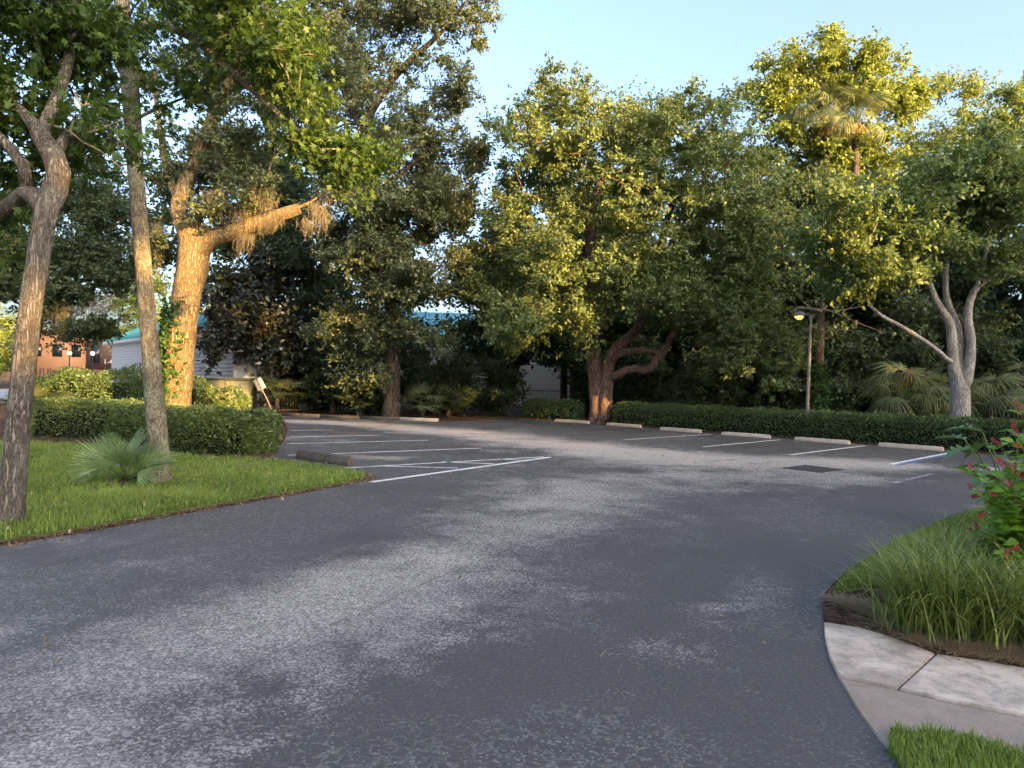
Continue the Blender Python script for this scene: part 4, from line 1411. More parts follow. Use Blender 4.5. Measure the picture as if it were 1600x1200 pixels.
tO = tree('mossy_oak', 'sunlit oak with a long moss draped limb and ivy on its trunk', 'tree', lit_paths, lit_lobes, M['bark_lit'], M['leaf_dark'], 103, per=110, L=.115, W=.065, cl=.5, seg=.5, tip=.008, rough=.03, sides=24)
rng = np.random.default_rng(33)
ob = np.array(tO[0].location)
mp = [(330, 300, 18.7), (352, 312, 18.65), (368, 318, 18.6), (400, 300, 18.5), (412, 296, 18.5), (420, 310, 18.5), (380, 330, 18.6), (345, 330, 18.8), (412, 350, 18.75), (425, 345, 18.7), (375, 368, 18.8), (388, 366, 18.8), (495, 320, 18.8), (505, 335, 18.8), (513, 300, 18.9), (480, 345, 18.8), (322, 352, 18.85), (250, 350, 19.8), (246, 365, 19.9), (310, 405, 19.0), (435, 338, 18.65)]
moss(tO[0], [A(*q) for q in mp], [.75, .85, .7, .9, .6, .75, .8, .7, .5, .45, .85, .6, .9, .8, .7, .6, .6, 1.6, 1.7, 1.1, .4], rng, ob, .13, 110)
# ivy up the trunk
n = 1500
tt = rng.random(n) ** .8
cx = np.interp(tt, [0, .5, 1], [268, 276, 284]); cyv = np.interp(tt, [0, 1], [650, 470])
th_ = rng.uniform(-2.6, .2, n) + math.pi
Pn = np.array([A(a, b, 19.18) for a, b in zip(cx, cyv)]) + np.stack([np.cos(th_) * (.42 - .04 * tt), -np.abs(np.sin(th_)) * (.42 - .03 * tt), rng.standard_normal(n) * .1], 1)
keep = rng.random(n) < np.clip(1.25 - tt * .8, 0, 1) * (.35 + .65 * (Pn[:, 0] < A(278, 560, 19.18)[0] - .05))
leaves_obj('ivy', Pn[keep] - ob, .13, .12, M['leaf_ivy'], rng, tO[0], droop=.8, outdir=np.array([-.4, -.8, 0]))

# ------------------------------------------------------------------ central oak
oak_paths = [P_([(933, 670, 29.9, .50), (934, 650, 29.9, .34), (932, 610, 29.9, .31), (927, 560, 29.85, .30), (926, 520, 29.8, .28), (932, 460, 29.6, .28), (922, 390, 29.5, .22), (930, 310, 29.5, .17), (960, 220, 29.6, .11), (985, 150, 29.7, .07)]),
             P_([(942, 660, 29.7, .36), (945, 650, 29.7, .31), (947, 610, 29.7, .29), (951, 570, 29.7, .25), (962, 545, 29.65, .24), (990, 520, 29.4, .20), (1020, 470, 29.2, .18), (1030, 400, 29, .16), (1050, 320, 29, .12), (1090, 240, 29, .08)]),
             P_([(956, 592, 29.6, .20), (975, 580, 29.3, .17), (990, 575, 29.1, .165), (1012, 580, 28.9, .155), (1026, 562, 28.8, .15), (1040, 545, 28.7, .14), (1052, 522, 28.5, .13), (1085, 480, 28.2, .10), (1140, 450, 27.8, .07)]),
             P_([(954, 565, 29.6, .16), (966, 554, 29.3, .14), (985, 548, 29.1, .13), (1010, 546, 28.9, .12), (1036, 553, 28.75, .10)]),
             P_([(930, 470, 29.6, .16), (890, 420, 29.2, .13), (845, 370, 28.8, .10), (800, 330, 28.5, .07)]),
             P_([(1026, 440, 29.1, .12), (1080, 370, 28.7, .11), (1140, 310, 28.6, .08), (1190, 270, 28.8, .05)])]
oak_lobes = [lobe(830, 290, 28.8, 95, 110, 3.4, 95), lobe(930, 220, 29.4, 110, 85, 4, 100), lobe(1060, 200, 29, 115, 80, 4, 105), lobe(1130, 290, 28.4, 110, 100, 3.8, 105), lobe(1060, 420, 27.4, 120, 85, 3.4, 95), lobe(1185, 420, 27, 70, 105, 3, 75),
             lobe(880, 430, 27.6, 110, 75, 3.2, 85), lobe(775, 400, 28.6, 65, 100, 2.8, 60), lobe(850, 490, 26.8, 85, 40, 2.2, 42), lobe(1000, 470, 27, 80, 36, 2.4, 34), lobe(1130, 490, 26.6, 90, 42, 2.4, 44), lobe(960, 320, 28, 120, 80, 3.2, 80), lobe(1195, 545, 26.2, 45, 40, 1.6, 16), lobe(870, 160, 29.6, 60, 40, 2.6, 26), lobe(1140, 545, 26.4, 60, 34, 1.8, 24), lobe(1205, 560, 26, 45, 42, 1.8, 22), lobe(825, 520, 27, 70, 28, 1.8, 22), lobe(895, 525, 26.8, 40, 22, 1.2, 10)]
tC = tree('central_oak', 'broad oak with twin brown trunk and bent low limb in the middle', 'tree', oak_paths, oak_lobes, M['bark_red'], M['leaf_oak'], 104, per=135, L=.145, W=.085, cl=.62, seg=.6, tip=.011, rough=.05, sides=22)

# ------------------------------------------------------------------ big dark oak left of the middle
big_paths = [P_([(612, 662, 30.2, .44), (612, 620, 30.2, .36), (614, 540, 30.2, .32), (612, 470, 30.2, .30), (600, 380, 30.2, .27), (585, 280, 30.3, .24), (572, 200, 30.4, .21), (600, 140, 30.5, .18), (640, 95, 30.6, .14), (690, 50, 30.7, .09), (730, 0, 30.8, .06)]),
             P_([(573, 215, 30.4, .14), (540, 150, 30.6, .12), (520, 60, 30.8, .09), (510, -30, 31, .06)]),
             P_([(590, 300, 30.3, .12), (640, 260, 30.1, .10), (690, 220, 30, .06)]),
             P_([(606, 430, 30.2, .12), (560, 390, 30, .10), (510, 370, 29.8, .06)])]
big_lobes = [lobe(560, 60, 30.8, 100, 80, 3.6, 78), lobe(660, 60, 30.8, 80, 65, 3.2, 60), lobe(725, 20, 30.8, 50, 40, 2, 20), lobe(680, 160, 30.4, 62, 60, 2.6, 42), lobe(560, 190, 30.4, 80, 80, 3, 62), lobe(630, 250, 30, 75, 75, 3, 85),
             lobe(560, 330, 29.8, 85, 75, 3, 100), lobe(645, 360, 29.4, 85, 75, 3, 110), lobe(700, 300, 30.6, 48, 60, 2.2, 30), lobe(560, 430, 29.4, 85, 60, 3, 90), lobe(650, 450, 29, 70, 42, 2.4, 60), lobe(600, -60, 31, 160, 60, 4, 60), lobe(740, 215, 31, 26, 40, 1.6, 9), lobe(715, 430, 29.6, 36, 40, 1.8, 14), lobe(545, 520, 29.2, 60, 45, 2.2, 34), lobe(600, 510, 28.6, 45, 34, 1.6, 20), lobe(675, 520, 29, 40, 30, 1.6, 16), lobe(570, 590, 29.2, 50, 34, 1.6, 22), lobe(735, 335, 31, 40, 55, 2, 24), lobe(745, 415, 30.5, 40, 48, 2, 22), lobe(722, 255, 31, 34, 36, 1.8, 12)]
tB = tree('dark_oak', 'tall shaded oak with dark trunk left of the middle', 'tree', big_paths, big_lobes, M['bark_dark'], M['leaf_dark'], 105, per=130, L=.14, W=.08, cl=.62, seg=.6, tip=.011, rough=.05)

# ------------------------------------------------------------------ pale forked tree at right
rt_paths = [P_([(1500, 690, 22, 0.319), (1500, 655, 22, 0.277), (1500, 625, 22, 0.277), (1500, 605, 22, 0.252), (1491, 580, 22, 0.168), (1488, 540, 21.95, 0.143), (1484, 505, 21.9, 0.130), (1468, 480, 21.8, 0.109), (1455, 450, 21.7, 0.084), (1440, 390, 21.5, 0.059)]),
            P_([(1500, 600, 22, 0.168), (1498, 560, 22.1, 0.134), (1497, 520, 22.15, 0.126), (1488, 490, 22.2, 0.109), (1478, 462, 22.2, 0.092), (1480, 400, 22.2, 0.067), (1490, 330, 22.2, 0.042)]),
            P_([(1506, 606, 21.95, 0.176), (1514, 575, 21.9, 0.160), (1517, 535, 21.85, 0.139), (1512, 500, 21.85, 0.126), (1516, 470, 21.9, 0.109), (1530, 445, 22, 0.092), (1560, 425, 22.2, 0.071), (1600, 408, 22.5, 0.050), (1660, 380, 22.8, 0.034)]),
            P_([(1488, 570, 21.95, 0.076), (1465, 548, 21.7, 0.071), (1440, 530, 21.5, 0.067), (1408, 510, 21.2, 0.060), (1378, 494, 20.9, 0.052), (1360, 478, 20.8, 0.044), (1350, 462, 20.7, 0.035), (1330, 445, 20.6, 0.021)]),
            P_([(1515, 480, 21.9, 0.067), (1535, 420, 22, 0.059), (1550, 340, 22, 0.042)])]
rt_lobes = [lobe(1380, 340, 20.8, 85, 60, 2.3, 62), lobe(1480, 300, 21.8, 95, 62, 2.6, 74), lobe(1565, 360, 21.6, 60, 75, 2.3, 50), lobe(1330, 410, 20.4, 52, 60, 1.9, 36), lobe(1440, 385, 20.8, 75, 34, 1.9, 34), lobe(1580, 270, 22.2, 60, 55, 2.2, 36), lobe(1385, 420, 20.6, 55, 26, 1.4, 14), lobe(1565, 420, 21.6, 40, 30, 1.4, 12), lobe(1300, 340, 20.6, 40, 50, 1.8, 22), lobe(1640, 340, 22.4, 60, 90, 2.2, 30)]
tR = tree('forked_tree', 'pale smooth barked tree forking above the right hedge', 'tree', rt_paths, rt_lobes, M['bark_gray'], M['leaf_right'], 106, per=120, L=.135, W=.08, cl=.55, seg=.5, tip=.009, rough=.03, sides=22)

# ------------------------------------------------------------------ tall sunlit trees behind
def straight(px, Y, top_py, r, lean=0):
    b = A(px, 640, Y); b[2] = 0; t_ = A(px + lean, top_py, Y)
    return np.array([[*b, r], [*(b * .7 + t_ * .3), r * .8], [*(b * .4 + t_ * .6 + np.array([.3, 0, 0])), r * .6], [*t_, r * .15]])


def limb(p, i, t_, r):
    """limb from the path p at row i towards t_"""
    s = p[i, :3]; m_ = (s + t_) / 2 + np.array([0, 0, .4])
    return np.array([[*s, r], [*m_, r * .8], [*t_, r * .4]])


yp = straight(1290, 42, 80, .38, -10)
tY = tree('tall_yellow_tree', 'tallest sunlit yellow green tree, behind the central oak and the forked tree', 'tree', [yp, limb(yp, 2, A(1385, 150, 42), .14), limb(yp, 2, A(1215, 160, 42), .12)],
          [lobe(1260, 90, 42, 75, 48, 3, 50), lobe(1215, 130, 42, 45, 50, 2.6, 30), lobe(1370, 130, 42, 60, 42, 3, 42), lobe(1310, 160, 42, 70, 40, 3, 36), lobe(1300, 260, 40.5, 80, 70, 3, 70), lobe(1235, 220, 41, 45, 50, 2.6, 30), lobe(1420, 165, 42, 34, 42, 2.4, 16), lobe(1370, 240, 41.5, 55, 60, 2.8, 42), lobe(1250, 330, 40, 70, 60, 2.8, 50)],
          M['bark_oak'], M['leaf_yel'], 107, per=105, L=.23, W=.13, cl=.85, seg=.9, tip=.014, rough=.04)
yp = straight(1500, 46, 120, .3, 5)
tree('thin_tree', 'thin wispy sunlit tree against the sky left of the right edge', 'tree', [yp, limb(yp, 2, A(1450, 230, 46), .1)],
     [lobe(1495, 145, 46, 45, 32, 2.4, 22), lobe(1490, 215, 46, 50, 40, 2.6, 32), lobe(1440, 240, 45, 50, 48, 2.6, 34), lobe(1400, 300, 44, 60, 50, 2.6, 34)], M['bark_oak'], M['leaf_yel'], 108, per=75, L=.20, W=.105, cl=.85, seg=.9, tip=.014)
yp = straight(1605, 40, 110, .3, -5)
tree('edge_tree', 'tall feathery tree cut by the right edge of the view', 'tree', [yp, limb(yp, 2, A(1560, 200, 40), .1)],
     [lobe(1595, 150, 40, 40, 38, 2.2, 24), lobe(1580, 215, 40, 40, 45, 2.2, 28), lobe(1650, 200, 40, 60, 80, 2.6, 34), lobe(1600, 290, 39, 55, 50, 2.4, 30)], M['bark_oak'], M['leaf_right'], 109, per=95, L=.19, W=.105, cl=.75, seg=.9, tip=.014)
# magnolia
mgp = straight(418, 33.5, 420, .2, 0)
tree('magnolia', 'dark magnolia with big glossy leaves above the olive cabinet', 'tree', [mgp], [lobe(405, 480, 33.2, 62, 62, 2.2, 70), lobe(365, 535, 32.4, 40, 42, 1.7, 36), lobe(435, 540, 33, 50, 45, 1.8, 46), lobe(420, 425, 34, 45, 45, 1.8, 36), lobe(365, 490, 33, 30, 36, 1.5, 20)],
     M['bark_dark'], M['leaf_mag'], 110, per=44, L=.27, W=.13, cl=.62, seg=.6, tip=.012, flat=.3)
# green tree between magnolia and the dark oak
mgp = straight(486, 35, 380, .2, 0)
tree('green_tree', 'small shaded green tree between the magnolia and the dark oak', 'tree', [mgp], [lobe(470, 410, 35, 60, 60, 2.4, 50), lobe(490, 490, 34.5, 55, 60, 2.2, 46), lobe(455, 350, 36, 50, 50, 2.2, 30), lobe(520, 560, 34, 45, 45, 1.8, 32)],
     M['bark_dark'], M['leaf_wood'], 111, per=75, L=.21, W=.12, cl=.7, seg=.7, tip=.012)
# dark mossy tree far left
dlp = straight(45, 31, 380, .28, 10)
tD = tree('mossy_cedar', 'dark spreading tree with hanging moss at far left, before the brick house', 'tree', [dlp, limb(dlp, 2, A(170, 430, 29.5), .12), limb(dlp, 2, A(100, 470, 29.5), .1)],
          [lobe(60, 410, 30.5, 75, 42, 2.6, 50), lobe(150, 415, 29.6, 55, 40, 2.2, 40), lobe(105, 470, 29.6, 60, 36, 2, 36), lobe(190, 440, 29, 30, 36, 1.5, 16), lobe(20, 470, 30, 50, 60, 2, 32), lobe(170, 350, 30.5, 60, 32, 2.2, 22), lobe(60, 340, 31, 60, 40, 2.2, 24), lobe(160, 505, 28.8, 26, 20, 1.0, 7), lobe(95, 515, 29.4, 60, 20, 1.6, 18), lobe(120, 380, 30.5, 70, 40, 2.2, 40), lobe(60, 310, 31, 70, 45, 2.4, 36), lobe(160, 300, 31, 70, 45, 2.4, 38), lobe(215, 370, 30, 36, 50, 1.8, 26), lobe(20, 390, 30.5, 50, 50, 2.2, 30)],
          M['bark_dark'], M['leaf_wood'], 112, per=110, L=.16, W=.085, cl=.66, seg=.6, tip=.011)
rng = np.random.default_rng(12)
moss(tD[0], [A(a, b, 28.9) for a, b in [(150, 470), (135, 480), (160, 478), (100, 490), (110, 480), (75, 470), (168, 460), (90, 470), (60, 480)]], [2.0, 1.4, 1.6, 1.8, 1.2, 1.5, 1.3, 1.1, 1.0], rng, np.array(tD[0].location), .24, 120)

# ------------------------------------------------------------------ far and woodland trees (copies)
def woodland(name, label, cat, seed, h, crown_lo, rx, leaf, per, L, W, nl, cl, group):
    rng = np.random.default_rng(seed)
    p = np.array([[0, 0, 0, .20], [.1, 0, h * .3, .16], [-.1, .1, h * .6, .12], [0, 0, h * .95, .03]])
    lb = []
    for k in range(nl):
        t_ = (k + .5) / nl
        z = crown_lo + (h - crown_lo) * t_
        a_ = k * 2.4
        w = rx * (.55 + .45 * math.sin(math.pi * min(1, t_ + .15)))
        lb.append((np.array([math.cos(a_) * w * .45, math.sin(a_) * w * .45, z]), (w * .75, w * .75, (h - crown_lo) / nl * .95), int(26)))
    return tree(name, label, cat, [p], lb, M['bark_dark'], leaf, seed, per=per, L=L, W=W, cl=cl, group=group, seg=.8, tip=.012)[0]


GW = 'dark trees of the wood behind the hedge'
lab_w = 'shaded tree in the dark wood behind the right hedge'
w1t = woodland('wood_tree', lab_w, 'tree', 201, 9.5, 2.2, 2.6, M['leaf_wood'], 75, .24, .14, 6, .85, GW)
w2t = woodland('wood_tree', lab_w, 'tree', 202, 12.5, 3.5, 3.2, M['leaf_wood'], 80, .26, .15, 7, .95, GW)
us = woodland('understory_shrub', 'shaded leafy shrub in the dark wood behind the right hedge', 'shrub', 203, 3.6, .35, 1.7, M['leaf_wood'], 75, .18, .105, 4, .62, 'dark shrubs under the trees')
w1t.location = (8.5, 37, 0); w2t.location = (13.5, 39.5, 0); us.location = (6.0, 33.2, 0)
rng = np.random.default_rng(77)
for k, (x, y) in enumerate([(5.0, 39), (10.8, 41), (16.3, 36.5), (19, 39), (22, 36), (24.5, 40), (27, 35), (30, 38), (12, 34.5), (18, 33), (24, 31), (29, 31), (33, 33), (3.2, 37), (21, 44), (28, 44), (14.5, 45), (8, 45), (34, 40), (-1.2, 38.5), (-12.5, 36.5), (26, 28), (31, 27), (-7.0, 39.5), (3.0, 41)]):
    src = w1t if k % 2 else w2t
    s = rng.uniform(.85, 1.12)
    copy_tree(src, (x, y, 0), rng.uniform(0, 6.28), (s, s, s * rng.uniform(.85, 1.05)), {23: 'dark tree behind the tall dark oak, before the long teal roofed building', 24: 'dark tree left behind the central oak trunk', 19: 'shaded tree before the long teal roofed building', 20: 'shaded tree between the magnolia and the white sided building'}.get(k))
for k, (x, y, s) in enumerate([(9, 31, .9), (11, 29.5, .8), (13.5, 29.5, 1), (16, 28.5, .9), (18.5, 27.5, 1.0), (21, 28, 1.1), (23, 25.5, 1), (9.5, 35, 1.2), (13, 33, 1.2), (16.5, 31.5, 1.3), (20, 30.5, 1.2), (4.6, 35.3, .9), (-.5, 34.5, .8), (-2.6, 33.2, .75), (-6.6, 32.0, .8), (-8.3, 33.0, .9), (-10.4, 34.2, .8), (25.5, 30, 1.2), (6.4, 36.5, 1.2), (19.5, 24.6, .75), (27, 26, 1.1), (-4.0, 34.5, .75), (7.5, 30.2, .7), (-7.6, 37, .85), (-5.2, 38, .8), (-2.8, 37, .72), (5.6, 38.2, 1.05), (-9.6, 36.2, 1.1), (4.4, 37.4, 1.1)]):
    copy_tree(us, (x, y, 0), rng.uniform(0, 6.28), (s, s, s * rng.uniform(.8, 1.15)), 'shaded leafy shrub at the far end of the lot left of the central oak' if x < 2 else None)
yl = woodland('far_tree', 'far sunlit yellow tree behind the white sided building', 'tree', 204, 10, 1.5, 4.2, M['leaf_yel'], 60, .30, .16, 6, 1.2, 'far sunlit trees at left')
yl.location = (-34, 66, 0)
for x, y, s in ((-27, 68, .95), (-54, 74, .9), (-20, 72, 1.0), (-70, 80, 1.1), (-39, 84, 1.0)):
    copy_tree(yl, (x, y, 0), rng.uniform(0, 6.28), (s, s, s * .9))

# ivy covered snag with a broken limb
sn_b = A(1279, 640, 25.5); sn_b[2] = 0
sn = empty('dead_snag', sn_b, 'broken dead trunk wrapped in ivy beside the lamp post', 'dead tree')
rel = lambda px, py, Y=25.5: A(px, py, Y) - sn_b
mb = MB(); mb.tube(catmull([rel(1279, 660), rel(1280, 600), rel(1282, 540), rel(1283, 500), rel(1284, 472)], 6), np.linspace(.17, .10, 25), 12, np.random.default_rng(5), .06); mb.build('trunk', M['bark_lit'], sn, True)
mb = MB()
for rows, r0, r1 in (([(1283, 486), (1262, 482), (1243, 482), (1244, 498)], .07, .02), ([(1284, 483), (1300, 486), (1325, 483), (1350, 478)], .05, .012), ([(1300, 486), (1330, 500), (1360, 512), (1385, 520)], .03, .008), ([(1268, 482), (1258, 472), (1280, 468)], .03, .008), ([(1283, 520), (1320, 516), (1350, 518)], .02, .006), ([(1325, 484), (1340, 470), (1355, 462)], .02, .006)):
    p = catmull([rel(a, b, 25.3) for a, b in rows], 5); mb.tube(p, np.linspace(r0, r1, len(p)), 6)
mb.build('broken_limb', M['twig'], sn, True)
rng = np.random.default_rng(8)
n = 1800; tt = rng.random(n); a_ = rng.uniform(0, 6.28, n)
Pn = np.stack([np.cos(a_) * (.34 - .16 * tt), np.sin(a_) * (.34 - .16 * tt), tt * 2.6], 1) + rng.standard_normal((n, 3)) * .05
leaves_obj('ivy', Pn, .13, .11, M['leaf_ivy'], rng, sn, droop=.9)

# ------------------------------------------------------------------ right foreground: strap grass, red flowered shrub, lobed shrub
rng = np.random.default_rng(61)
n = 4200
bp_ = np.array(gp([(1438, 992), (1462, 995), (1495, 1003), (1540, 1006), (1595, 1012), (1650, 1017), (1455, 965), (1492, 955), (1540, 955), (1600, 950), (1640, 940), (1510, 925), (1580, 915)]))
k = rng.integers(0, len(bp_), n)
B = bp_[k] + rng.standard_normal((n, 2)) * np.array([.11, .10])
ph = rng.uniform(0, 6.283, n); ln = rng.uniform(.35, .85, n); el_ = rng.uniform(.95, 1.55, n)
K = 6; V = []; ti = []
d = np.stack([np.cos(ph), np.sin(ph)], 1); pr = np.stack([-np.sin(ph), np.cos(ph)], 1)
w = rng.uniform(.0035, .007, n)
dry = rng.random(n) < .22
tint = np.where(dry, 1.0, rng.random(n) * .75)
segs = []
ang_ = el_.copy(); cur = np.c_[B, np.full(n, .03)]
for q in range(K + 1):
    t_ = q / K
    ww = (w * (1 - t_ ** 2.5 * .95))[:, None]
    segs.append(np.stack([cur - np.c_[pr, np.zeros(n)] * ww, cur + np.c_[pr, np.zeros(n)] * ww], 1))
    step = (ln / K)[:, None]
    cur = cur + np.c_[d * np.cos(ang_)[:, None], np.sin(ang_)] * step
    ang_ = ang_ - rng.uniform(.08, .46, n) * (1.1 if q > 1 else .4)
    cur[:, 2] = np.maximum(cur[:, 2], .03)
S = np.stack(segs, 1).reshape(n, -1, 3)
V = S.reshape(-1, 3)
q0 = np.arange(n)[:, None] * (2 * (K + 1))
Q = np.concatenate([q0 + np.array([[2 * i, 2 * i + 1, 2 * i + 3, 2 * i + 2]]) for i in range(K)])
tag(link('strap_grass', mesh_np('strap_grass', V, [Q], M['lir'], False, np.repeat(tint, 2 * (K + 1)))), 'arching strap leaved ornamental grass beside the sidewalk', 'ornamental grass', kind='stuff')


def leaf_blade(name, L, W, mat, seed, cup=.18, n=6, lobes=False):
    """broad leaf with midrib fold, along +X"""
    rng = np.random.default_rng(seed)
    V = []; Q = []
    for i in range(n + 1):
        t_ = i / n
        w = W * .5 * (math.sin(math.pi * min(1, t_ ** .75 * .97 + .02)))
        if lobes and 0 < i < n: w *= (1.0 if i % 2 else .42)
        z = -cup * L * t_ * t_
        V += [(L * t_ - (.06 * L if lobes and i % 2 else 0), w, z + w * .35), (L * t_, 0, z), (L * t_ - (.06 * L if lobes and i % 2 else 0), -w, z + w * .35)]
        if i:
            o = i * 3
            Q += [(o - 3, o - 2, o + 1, o), (o - 2, o - 1, o + 2, o + 1)]
    return mesh_np(name, V, [Q], mat, True, np.full(len(V), rng.random()))


lm = [leaf_blade('leaf', .10 + .015 * k, .062 + .007 * k, M['leaf_shrub'], k, .15 + .1 * k) for k in range(4)]
def spike_mesh(seed):
    rng = np.random.default_rng(seed)
    V = []; Q = []; ti = []
    for i in range(34):
        t_ = i / 34
        a_ = i * 2.4
        r = .011 * (1 - .6 * t_)
        p = np.array([t_ * .13, r * math.cos(a_), r * math.sin(a_)])
        dr = np.array([.7, math.cos(a_) * .7, math.sin(a_) * .7]); s = unit(np.cross(dr, [1., 0.1, 0]))
        l = .028 * (1 - .4 * t_); w = .009
        b0 = len(V)
        V += [p, p + dr * l * .5 + s * w, p + dr * l, p + dr * l * .5 - s * w]
        Q.append((b0, b0 + 1, b0 + 2, b0 + 3)); ti += [rng.random()] * 4
    return mesh_np('flower_spike', V, [Q], M['flower'], False, ti)
sm_ = [spike_mesh(k) for k in range(2)]
rs_b = np.array([4.75, 5.75, .03])
rs = empty('flowering_shrub', rs_b, 'bright green shrub with dark red flower spikes at right edge', 'shrub')
rng = np.random.default_rng(71)
stems = MB(); nleaf = 0; extra = []
tips = [(1520, 735), (1545, 770), (1565, 700), (1590, 680), (1610, 720), (1580, 760), (1640, 700), (1530, 830), (1560, 840), (1600, 800), (1590, 860), (1540, 800), (1620, 860), (1660, 780), (1575, 730), (1605, 650), (1555, 790), (1585, 820), (1625, 770), (1600, 740), (1570, 870), (1650, 840), (1680, 720), (1555, 750), (1530, 770), (1598, 700)]
for px, py in tips:
    Yd = rng.uniform(5.0, 5.9)
    tp = A(px, py, Yd) - rs_b
    b0 = np.array([rng.normal(0, .15), rng.normal(0, .15), 0])
    b0[0] += (tp[0]) * .25
    mid = b0 * .55 + tp * .45 + np.array([0, 0, .16])
    path = catmull([b0, mid, tp], 7)
    stems.tube(path, np.linspace(.008, .003, len(path)), 5)
    T_ = unit(np.gradient(path, axis=0))
    for j in range(4, len(path)):
        for s in (0, 1, 2, 3):
            az = rng.uniform(0, 6.283)
            dirv = unit(np.array([math.cos(az), math.sin(az), rng.uniform(-.25, .45)]) + T_[j] * .3)
            X = Vector(dirv); Z = Vector((rng.normal(0, .35), -.25 + rng.normal(0, .3), 1)).normalized(); Yv = Z.cross(X).normalized(); Z = X.cross(Yv)
            mm = Matrix((X, Yv, Z)).transposed().to_4x4()
            sc_ = rng.uniform(.55, 1.1)
            mat4 = Matrix.Translation(Vector(path[j] + rng.standard_normal(3) * .03)) @ mm @ Matrix.Diagonal((sc_, sc_, sc_, 1))
            if nleaf < 290:
                lf = link('leaf', lm[int(rng.integers(4))], rs); lf.matrix_local = mat4; nleaf += 1
            else: extra.append(mat4)
    for j in range(int(rng.integers(1, 3))):
        X = Vector(unit(T_[-1] + rng.standard_normal(3) * .55 + np.array([-.1, 0, .2]))); Yv = Vector((0, 0, 1)).cross(X).normalized(); Z = X.cross(Yv)
        sp_ = link('flower_spike', sm_[int(rng.integers(2))], rs)
        s = rng.uniform(.55, .95)
        sp_.matrix_local = Matrix.Translation(Vector(tp + rng.standard_normal(3) * .03 * (j > 0))) @ Matrix((X, Yv, Z)).transposed().to_4x4() @ Matrix.Diagonal((s, s, s, 1))
stems.build('stems', M['stalk'], rs, True)
# inner leaves, joined
VV = []; QQ = []; tt_ = []; base_v = np.array([v.co for v in lm[1].vertices]); bq = np.array([p.vertices[:] for p in lm[1].polygons])
for mtx in extra:
    a4 = np.array(mtx)
    QQ.append(bq + len(VV) * len(base_v)); VV.append(base_v @ a4[:3, :3].T + a4[:3, 3]); tt_.append(np.full(len(base_v), rng.random()))
ncl = 900
pc_ = np.array([A(a, b, c) for a, b, c in zip(rng.uniform(1545, 1700, ncl), rng.uniform(760, 960, ncl), rng.uniform(5.3, 6.4, ncl))]) - rs_b
for p in pc_:
    az = rng.uniform(0, 6.283); X = Vector((math.cos(az), math.sin(az), rng.uniform(-.4, .3))).normalized(); Z = Vector((rng.normal(0, .4), rng.normal(0, .4), 1)).normalized(); Yv = Z.cross(X).normalized(); Z = X.cross(Yv)
    a3 = np.array(Matrix((X, Yv, Z)).transposed()) * rng.uniform(.6, 1.1)
    QQ.append(bq + len(VV) * len(base_v)); VV.append(base_v @ a3.T + p); tt_.append(np.full(len(base_v), rng.random()))
tag(link('inner_leaves', mesh_np('inner_leaves', np.concatenate(VV), [np.concatenate(QQ)], M['leaf_shrub'], True, np.concatenate(tt_)), rs), kind='stuff')

ph_b = A(1585, 690, 8.6); ph_b[2] = .03
phs = empty('lobed_shrub', ph_b, 'large leaved lobed shrub behind the red flowered shrub', 'shrub')
pm2 = leaf_blade('leaf', .42, .34, M['leaf_phil'], 5, .3, 10, True)
for k in range(16):
    az = k * 2.4; e = rng.uniform(.3, 1.2); hh = rng.uniform(.55, 1.25)
    tp = np.array([math.cos(az) * math.cos(e) * .6, math.sin(az) * math.cos(e) * .6, hh])
    mb = MB(); mb.tube(catmull([(0, 0, 0), tp * .55 + np.array([0, 0, .1]), tp], 4), .01, 5); mb.build('stalk', M['stalk'], phs, True)
    X = Vector((math.cos(az), math.sin(az), rng.uniform(-.4, .3))).normalized(); Yv = Vector((0, 0, 1)).cross(X).normalized(); Z = X.cross(Yv)
    lf = link('leaf', pm2, phs); lf.matrix_local = Matrix.Translation(Vector(tp)) @ Matrix((X, Yv, Z)).transposed().to_4x4()

# ------------------------------------------------------------------ unseen sun blockers added behind the camera to shade the lot
sn_, cs_ = math.sin(SUN_A), math.cos(SUN_A); tanE = math.tan(SUN_E)
def back(u_, D): return np.array([u_ * cs_ + D * sn_, u_ * sn_ - D * cs_])
obr = empty('added_shade_block', (*back(12, 38), 0), 'unseen beige building block added behind the viewer for shade', 'building', rz=SUN_A)  # unseen block added to keep the low sun off the ground
mb = MB(); mb.box((0, -7, 4.3), (110, 14, 8.6)); mb.build('wall', M['stucco'], obr)
mb = MB()
mb.add([(-56, .8, 8.6), (56, .8, 8.6), (56, -14.8, 8.6), (-56, -14.8, 8.6), (-52, -7, 11.2), (52, -7, 11.2)], [(0, 1, 5, 4), (2, 3, 4, 5), (3, 2, 1, 0)], [(1, 2, 5), (3, 0, 4)])
mb.build('roof', M['roofing'], obr)
mb = MB(); mb.box((0, 0, 0), (1.4, .08, 1.4)); wm = mb.mesh('window', M['glass'])
for k in range(20):
    q = link('window', wm, obr); q.location = (-38 + k * 4, .02, 2.2)


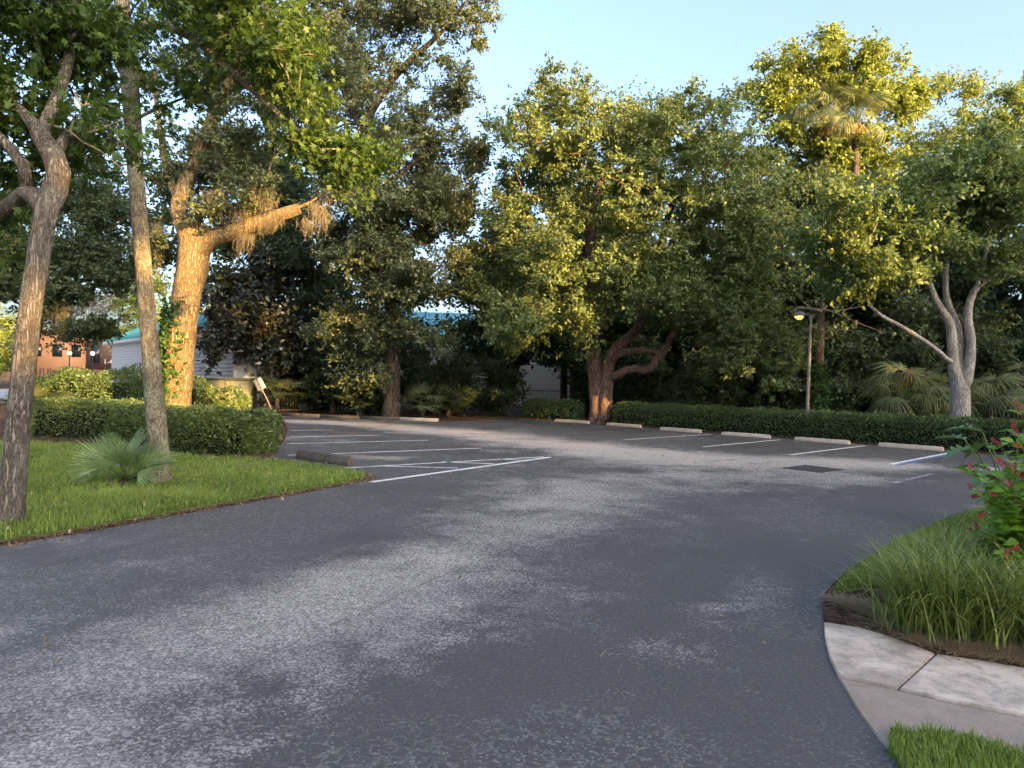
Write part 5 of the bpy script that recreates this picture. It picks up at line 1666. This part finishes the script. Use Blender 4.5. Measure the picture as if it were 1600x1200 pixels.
def added_shade_tree(label, rects, D, seed):
    """added unseen tree, its crown shaped to block the sun in the given (u0,u1,z0,z1) rectangles, heights given where sun rays pass the camera"""
    rng = np.random.default_rng(seed)
    um = np.mean([(r[0] + r[1]) / 2 for r in rects])
    top = max(r[3] for r in rects) + D * tanE
    b = back(um, D)
    p = np.array([[*b, 0, .45], [*b, top * .4, .35], [*b, top * .95, .08]])
    lb = []
    for u0, u1, z0, z1 in rects:
        c = back((u0 + u1) / 2, D); z = (z0 + z1) / 2 + D * tanE
        lb.append((np.array([*c, z]), ((u1 - u0) / 2, 1.6, (z1 - z0) / 2), max(12, int((u1 - u0) * (z1 - z0) * 1.15))))
    return tree('added_shade_tree', label, 'tree', [p], lb, M['bark_dark'], M['leaf_wood'], seed, per=70, L=.6, W=.42, cl=1.0, group='unseen trees added behind the viewer for shade', seg=1.0, tip=.014, shell=-1)


DB = 35
added_shade_tree('tall unseen tree added for shade behind the viewer on the left', [(-16, 2.6, 0, 12), (2.2, 3.8, 5.8, 13), (2, 3.9, -1.5, 3.6), (3.75, 5.4, -1.5, 6.6), (5.4, 10, -1.5, 3.9)], DB, 301)
added_shade_tree('unseen tree with a high crown added for shade behind the viewer', [(3.6, 10, 10.5, 19)], DB + 1, 307)
added_shade_tree('tallest unseen tree added for shade behind the viewer', [(9.9, 11.2, 0, 10), (10, 13.6, 7.5, 21), (13.4, 17.9, 0, 22.5), (11, 13.5, 0, 4.6)], DB, 302)
added_shade_tree('broad unseen tree added for shade behind the viewer on the right', [(20.9, 28.2, 0, 14.5), (22, 27, 14, 16)], DB, 303)
added_shade_tree('farther unseen tree added for shade behind the viewer on the right', [(28, 46, 0, 10.5)], DB, 304)
added_shade_tree('low unseen tree added for shade behind the viewer', [(17.6, 21.2, 0, 5.6)], DB - 1, 305)
added_shade_tree('leftmost unseen tree added for shade behind the viewer', [(-30, -15, 0, 9.5)], DB, 306)

# ------------------------------------------------------------------ fallen leaves
rng = np.random.default_rng(404)
def litter(name, label, X, Y, z, mat, L=.05):
    P = np.stack([X, Y, np.full(len(X), z) + rng.random(len(X)) * .01], 1)
    V, Q, T, ti = leaf_geo(P, L, L * .5, rng, face=np.array([0, 0, 3.0]), fold=.15, lvar=.5)
    V[:, 2] = np.maximum(V[:, 2], z)
    return tag(link(name, mesh_np(name, V, [Q], mat, False, ti)), label, 'leaves', kind='stuff')
n = 900
X = rng.uniform(-9, -2.6, n); Y = rng.uniform(7, 17, n); k = inside(lawn_pts, X, Y)
litter('lawn_leaves', 'scattered brown fallen leaves on the left lawn', X[k], Y[k], .10, M['straw'], .05)
le = np.array([p[:2] for p in lawn_edge[1:9]])
sidx = rng.random(420) * (len(le) - 1); i0 = sidx.astype(int); f = (sidx - i0)[:, None]
E_ = le[i0] * (1 - f) + le[i0 + 1] * f + np.abs(rng.standard_normal((420, 1))) * np.array([[.12, -.09]])
X2 = np.concatenate([E_[:, 0], rng.uniform(-6, 9, 260)]); Y2 = np.concatenate([E_[:, 1], rng.uniform(4, 26, 260)])
ok = ~(inside(lawn_pts, X2, Y2) | inside(left_bed_pts, X2, Y2) | inside(far_bed_pts, X2, Y2) | inside(dirt_pts, X2, Y2))
litter('drive_leaves', 'scattered dry leaves and twigs on the asphalt', X2[ok], Y2[ok], .006, M['straw'], .045)
